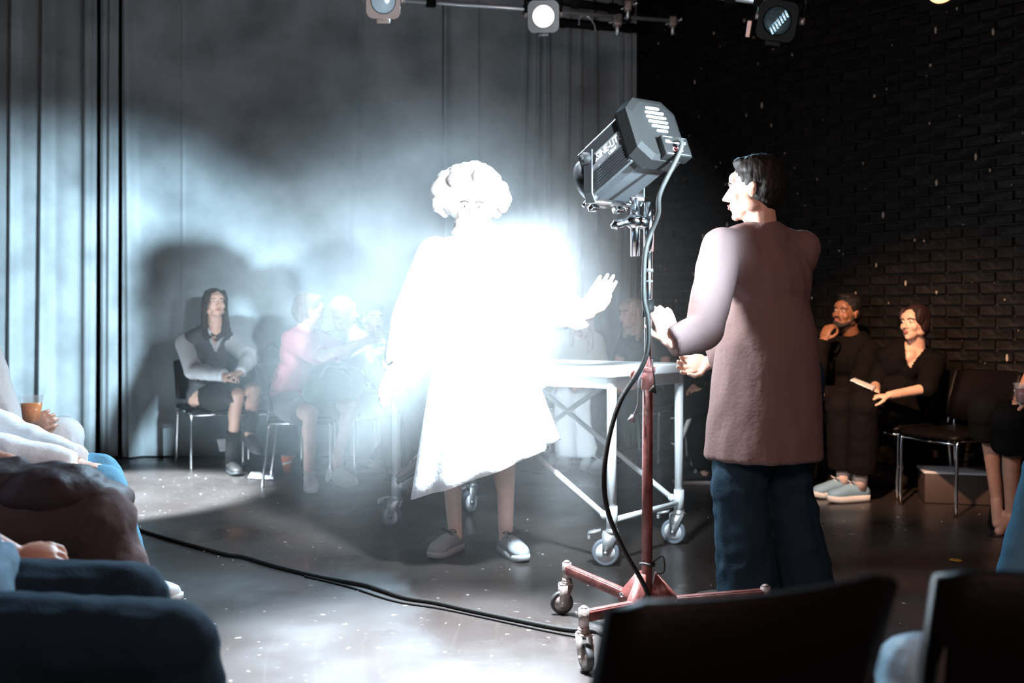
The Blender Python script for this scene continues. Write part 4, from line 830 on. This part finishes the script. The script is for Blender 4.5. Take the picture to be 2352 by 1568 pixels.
# small things among the audience
def cup(c, h, r0, r1, m, label, fill=None, band=None):
    t = empty('cup', c); mb = MB(); n = 24
    prof = [(r0*.96, 0), (r0, 0), (r1, h*.97), (r1+.003, h*.985), (r1+.003, h), (r1-.002, h), (r0-.002, .004), (.001, .004)]
    mb.loft([[V(c)+V((r*math.cos(2*PI*i/n), r*math.sin(2*PI*i/n), z)) for i in range(n)] for r, z in prof], False); mb.build('cup_wall', m, t)
    if band:
        mb = MB(); rg = []
        for k in (0, 1):
            rg.append([V(c)+V(((r0+(r1-r0)*zz/h+.0012)*math.cos(a), (r0+(r1-r0)*zz/h+.0012)*math.sin(a), zz)) for a, zz in [(2*PI*i/n, h*(.62+.14*math.cos(2*PI*i/n-.4)+.11*k)) for i in range(n)]])
        mb.loft(rg, False).build('stripe', band, t); MB().path([V(c)+V((r1*math.cos(2*PI*i/n), r1*math.sin(2*PI*i/n), h)) for i in range(n+1)], .0028, 6).build('rim', band, t)
    if fill: MB().tube(V(c)+V((0, 0, .006)), V(c)+V((0, 0, h*.72)), r0-.003, r0+(r1-r0)*.72-.003, n).build('drink', fill, t)
    tag(t, label, 'cup'); return t
cup(fl(662, 1086)+V((0, 0, .001)), .125, .033, .050, mat('orange_red_cup', (.62, .12, .04), .4), 'orange-red paper cup with white stripe on the floor by the white trainers', None, mat('cup_white', (.72, .7, .7), .5))
cw = at(72, 972, 4.05); cup(cw, .115, .033, .047, mat('clear_plastic_cup', (.85, .85, .85), .15, alpha=.15), 'clear plastic cup of orange drink held at the left edge', mat('orange_drink', (.95, .28, .02), .2))
cup(at(2349, 926, 4.9), .10, .03, .042, mat('clear_plastic_cup', (.85, .85, .85)), 'cup of dark red drink held at the right picture edge', mat('red_drink', (.18, .01, .01), .2))
def sheet(pts, label, fold=None, th=.002, name='paper_sheet', m=None):
    pts = [V(p) for p in pts]; n = (pts[1]-pts[0]).cross(pts[2]-pts[0]).normalized(); rows = []; mb = MB(); N = 8
    g = [[pts[0].lerp(pts[1], i/N).lerp(pts[3].lerp(pts[2], i/N), j/N) + n*(.006*noise.noise(V((i*.5, j*.5, 3)))) for i in range(N+1)] for j in range(N+1)]
    vs = [[mb.b.verts.new(p) for p in r] for r in g]
    for j in range(N):
        for i in range(N): mb.b.faces.new((vs[j][i], vs[j][i+1], vs[j+1][i+1], vs[j+1][i]))
    o = mb.build(name, m or paper); md = o.modifiers.new('thick', 'SOLIDIFY'); md.thickness = th; tag(o, label, 'paper'); return o
e = V((0, 0, .008)); sheet([fl(570, 1100)+e, fl(628, 1103)+e, fl(628, 1086)+e, fl(576, 1086)+e], 'crumpled white sheet on the floor left of the orange-red cup')
sheet([at(1952, 874, 6.03), at(2004, 897, 5.98), at(2012, 888, 6.10), at(1962, 868, 6.14)], 'folded white programme in the hands of the woman in the black v-neck', th=.004, name='programme')
sheet([at(205, 1072, 3.30), at(262, 1168, 3.22), at(205, 1160, 3.10), at(150, 1078, 3.18)], 'white sheet on the knee of the bright blue jeans', name='paper_sheet')
sheet([at(2328, 895, 4.92), at(2345, 938, 4.90), at(2362, 925, 4.96), at(2350, 885, 4.98)], 'curled white paper in the hands at the right edge')
sheet([at(498, 1008, 7.75), at(526, 1006, 7.75), at(518, 1035, 7.68), at(505, 1037, 7.68)], 'small white card under the chair of the blouse woman', th=.003)
def lump(name, label, cat, balls, m, vox=.010, fold=.01, extra=None):
    t = empty(name, (balls[0][0][0], balls[0][0][1], 0)); mb = MB()
    for c, r in balls: mb.ell(c, r)
    me = remesh(mb, vox, 3); folds(me, fold, 9, seed=len(label)); link('cloth' if cat != 'bag' else 'bag_body', me, m, t)
    if extra: extra(t)
    return tag(t, label, cat)
c = at(115, 1130, 2.74); lump('jacket', 'dark brown jacket bundled on the lap of the second left sitter', 'jacket', [(c, (.16, .13, .075)), (c+V((-.13, 0, .01)), (.10, .13, .08)), (c+V((.12, .03, -.035)), (.08, .12, .06))], fabric('plum_brown_nylon', (.035, .024, .026), rough=.55), .009, .016)
c = at(762, 888, 6.42); lump('handbag', 'dark grey bag in the lap of the pink-shirted person', 'bag', [(c, (.16, .09, .10)), (c+V((.13, 0, .02)), (.09, .08, .10)), (c+V((-.10, 0, -.03)), (.09, .08, .08))], fabric('dark_slate_canvas', (.035, .045, .05)), .011, .012,
    lambda t: MB().path(sm([c+V((-.06, -.08, .06)), c+V((0, -.1, .13)), c+V((.09, -.09, .12)), c+V((.15, -.08, .05))], 5), .009).build('handle', rubber, t))
c = V((-1.86, 7.68, .66)); lump('rucksack', 'black rucksack standing on the chair between the blouse woman and the pink shirt', 'bag', [(c, (.15, .11, .19)), (c+V((.02, -.08, -.05)), (.11, .07, .11)), (c+V((.0, 0, .14)), (.11, .09, .09))], fabric('black_nylon', (.014, .014, .012), rough=.5), .011, .008,
    lambda t: MB().path(sm([c+V((-.07, .05, .21)), c+V((0, .03, .27)), c+V((.07, .05, .21))], 5), .009).build('handle', rubber, t))
c = V((2.50, 6.86, .10)); lump('tote_bag', 'patterned ochre bag on the floor behind the black bag by the brick wall', 'bag', [(c, (.12, .10, .10)), (c+V((.08, .02, .05)), (.07, .07, .09))], mat('ochre_print', (.30, .17, .08), .8, var=.6, vscale=24, bump=.3), .012, .012)
c = V((2.42, 6.62, .085)); lump('black_bag', 'low black bag on the floor right of the pale blue trainers', 'bag', [(c, (.15, .12, .085)), (c+V((.12, -.05, -.01)), (.10, .10, .075))], fabric('black_leather', (.012, .010, .010), rough=.35), .012, .008)
t = empty('storage_box', (2.72, 6.10, 0)); RB = Matrix.Rotation(Q(-14), 3, 'Z')
MB().box((2.72, 6.10, .09), (.40, .27, .178), RB, .008).build('box_body', mat('dark_brown_board', (.035, .022, .020), .6), t)
MB().box((2.72, 6.10, .186), (.41, .28, .014), RB, .003).build('lid', mat('pale_grey_board', (.42, .42, .45), .6), t); tag(t, 'dark box with pale grey lid under the empty chair', 'box')
p = fl(2195, 1287); t = MB().loft([[p+V((r*math.cos(k*PI/6)*(1+.3*math.sin(k*2.3)), r*1.3*math.sin(k*PI/6), z)) for k in range(12)] for r, z in ((.024, .001), (.026, .003), (.018, .005))]).build('tape_scrap', mat('yellow_tape', (.75, .42, .05), .6), smooth=False); tag(t, 'scrap of yellow tape on the floor before the empty chair', 'tape')
rnd = random.Random(11); m = MB()
for k in range(170):
    p = V((rnd.uniform(-2.5, 3.2), rnd.uniform(2.7, 7.2), .0015)); r = rnd.uniform(.002, .006); m.tube(p-V((0, 0, .001)), p+V((0, 0, .001)), r, r*.8, 5)
tag(m.build('floor_specks', mat('pale_grit', (.45, .42, .40), .8), smooth=False), 'pale grit and lint scattered on the black stage floor', 'grit', kind='stuff')
# white swoosh left off the black trainers of the bearded man and hidden sitter

# haze patch round the performer, shaped to stand in for lens bloom too
hz = MB().ell((0, 0, 0), (1, 1, 1), n=24).build('haze', None) if False else None
me = MB().ell((0, 0, 0), (1.45, 1.25, 1.55), n=28).mesh('haze'); hm = bpy.data.materials.new('bloom_haze'); hm.use_nodes = True; nt = hm.node_tree
nt.nodes.remove(nt.nodes['Principled BSDF']); out = nt.nodes['Material Output']; vs_ = nt.nodes.new('ShaderNodeVolumeScatter'); vs_.inputs['Color'].default_value = (1, 1, 1, 1); vs_.inputs['Anisotropy'].default_value = 0
tc = nt.nodes.new('ShaderNodeTexCoord'); ln = nt.nodes.new('ShaderNodeVectorMath'); ln.operation = 'LENGTH'; sc_ = nt.nodes.new('ShaderNodeVectorMath'); sc_.operation = 'MULTIPLY'; sc_.inputs[1].default_value = (.86, 1.25, .95); nt.links.new(tc.outputs['Object'], sc_.inputs[0]); nt.links.new(sc_.outputs[0], ln.inputs[0])
def mth(op, a, b=None):
    n = nt.nodes.new('ShaderNodeMath'); n.operation = op
    for i, v in enumerate((a, b)):
        if v is None: continue
        if isinstance(v, (int, float)): n.inputs[i].default_value = v
        else: nt.links.new(v, n.inputs[i])
    return n.outputs[0]
g = mth('MULTIPLY', mth('EXPONENT', mth('MULTIPLY', mth('POWER', mth('MULTIPLY', ln.outputs['Value'], 1.18), 3), -1.15)), HAZE_D)
nt.links.new(g, vs_.inputs['Density']); nt.links.new(vs_.outputs[0], out.inputs['Volume'])
o = link('haze', me, hm); o.location = (-.20, 4.74, .88); tag(o, 'local haze patch round the performer, shaped as the lens glow', 'haze', kind='stuff')
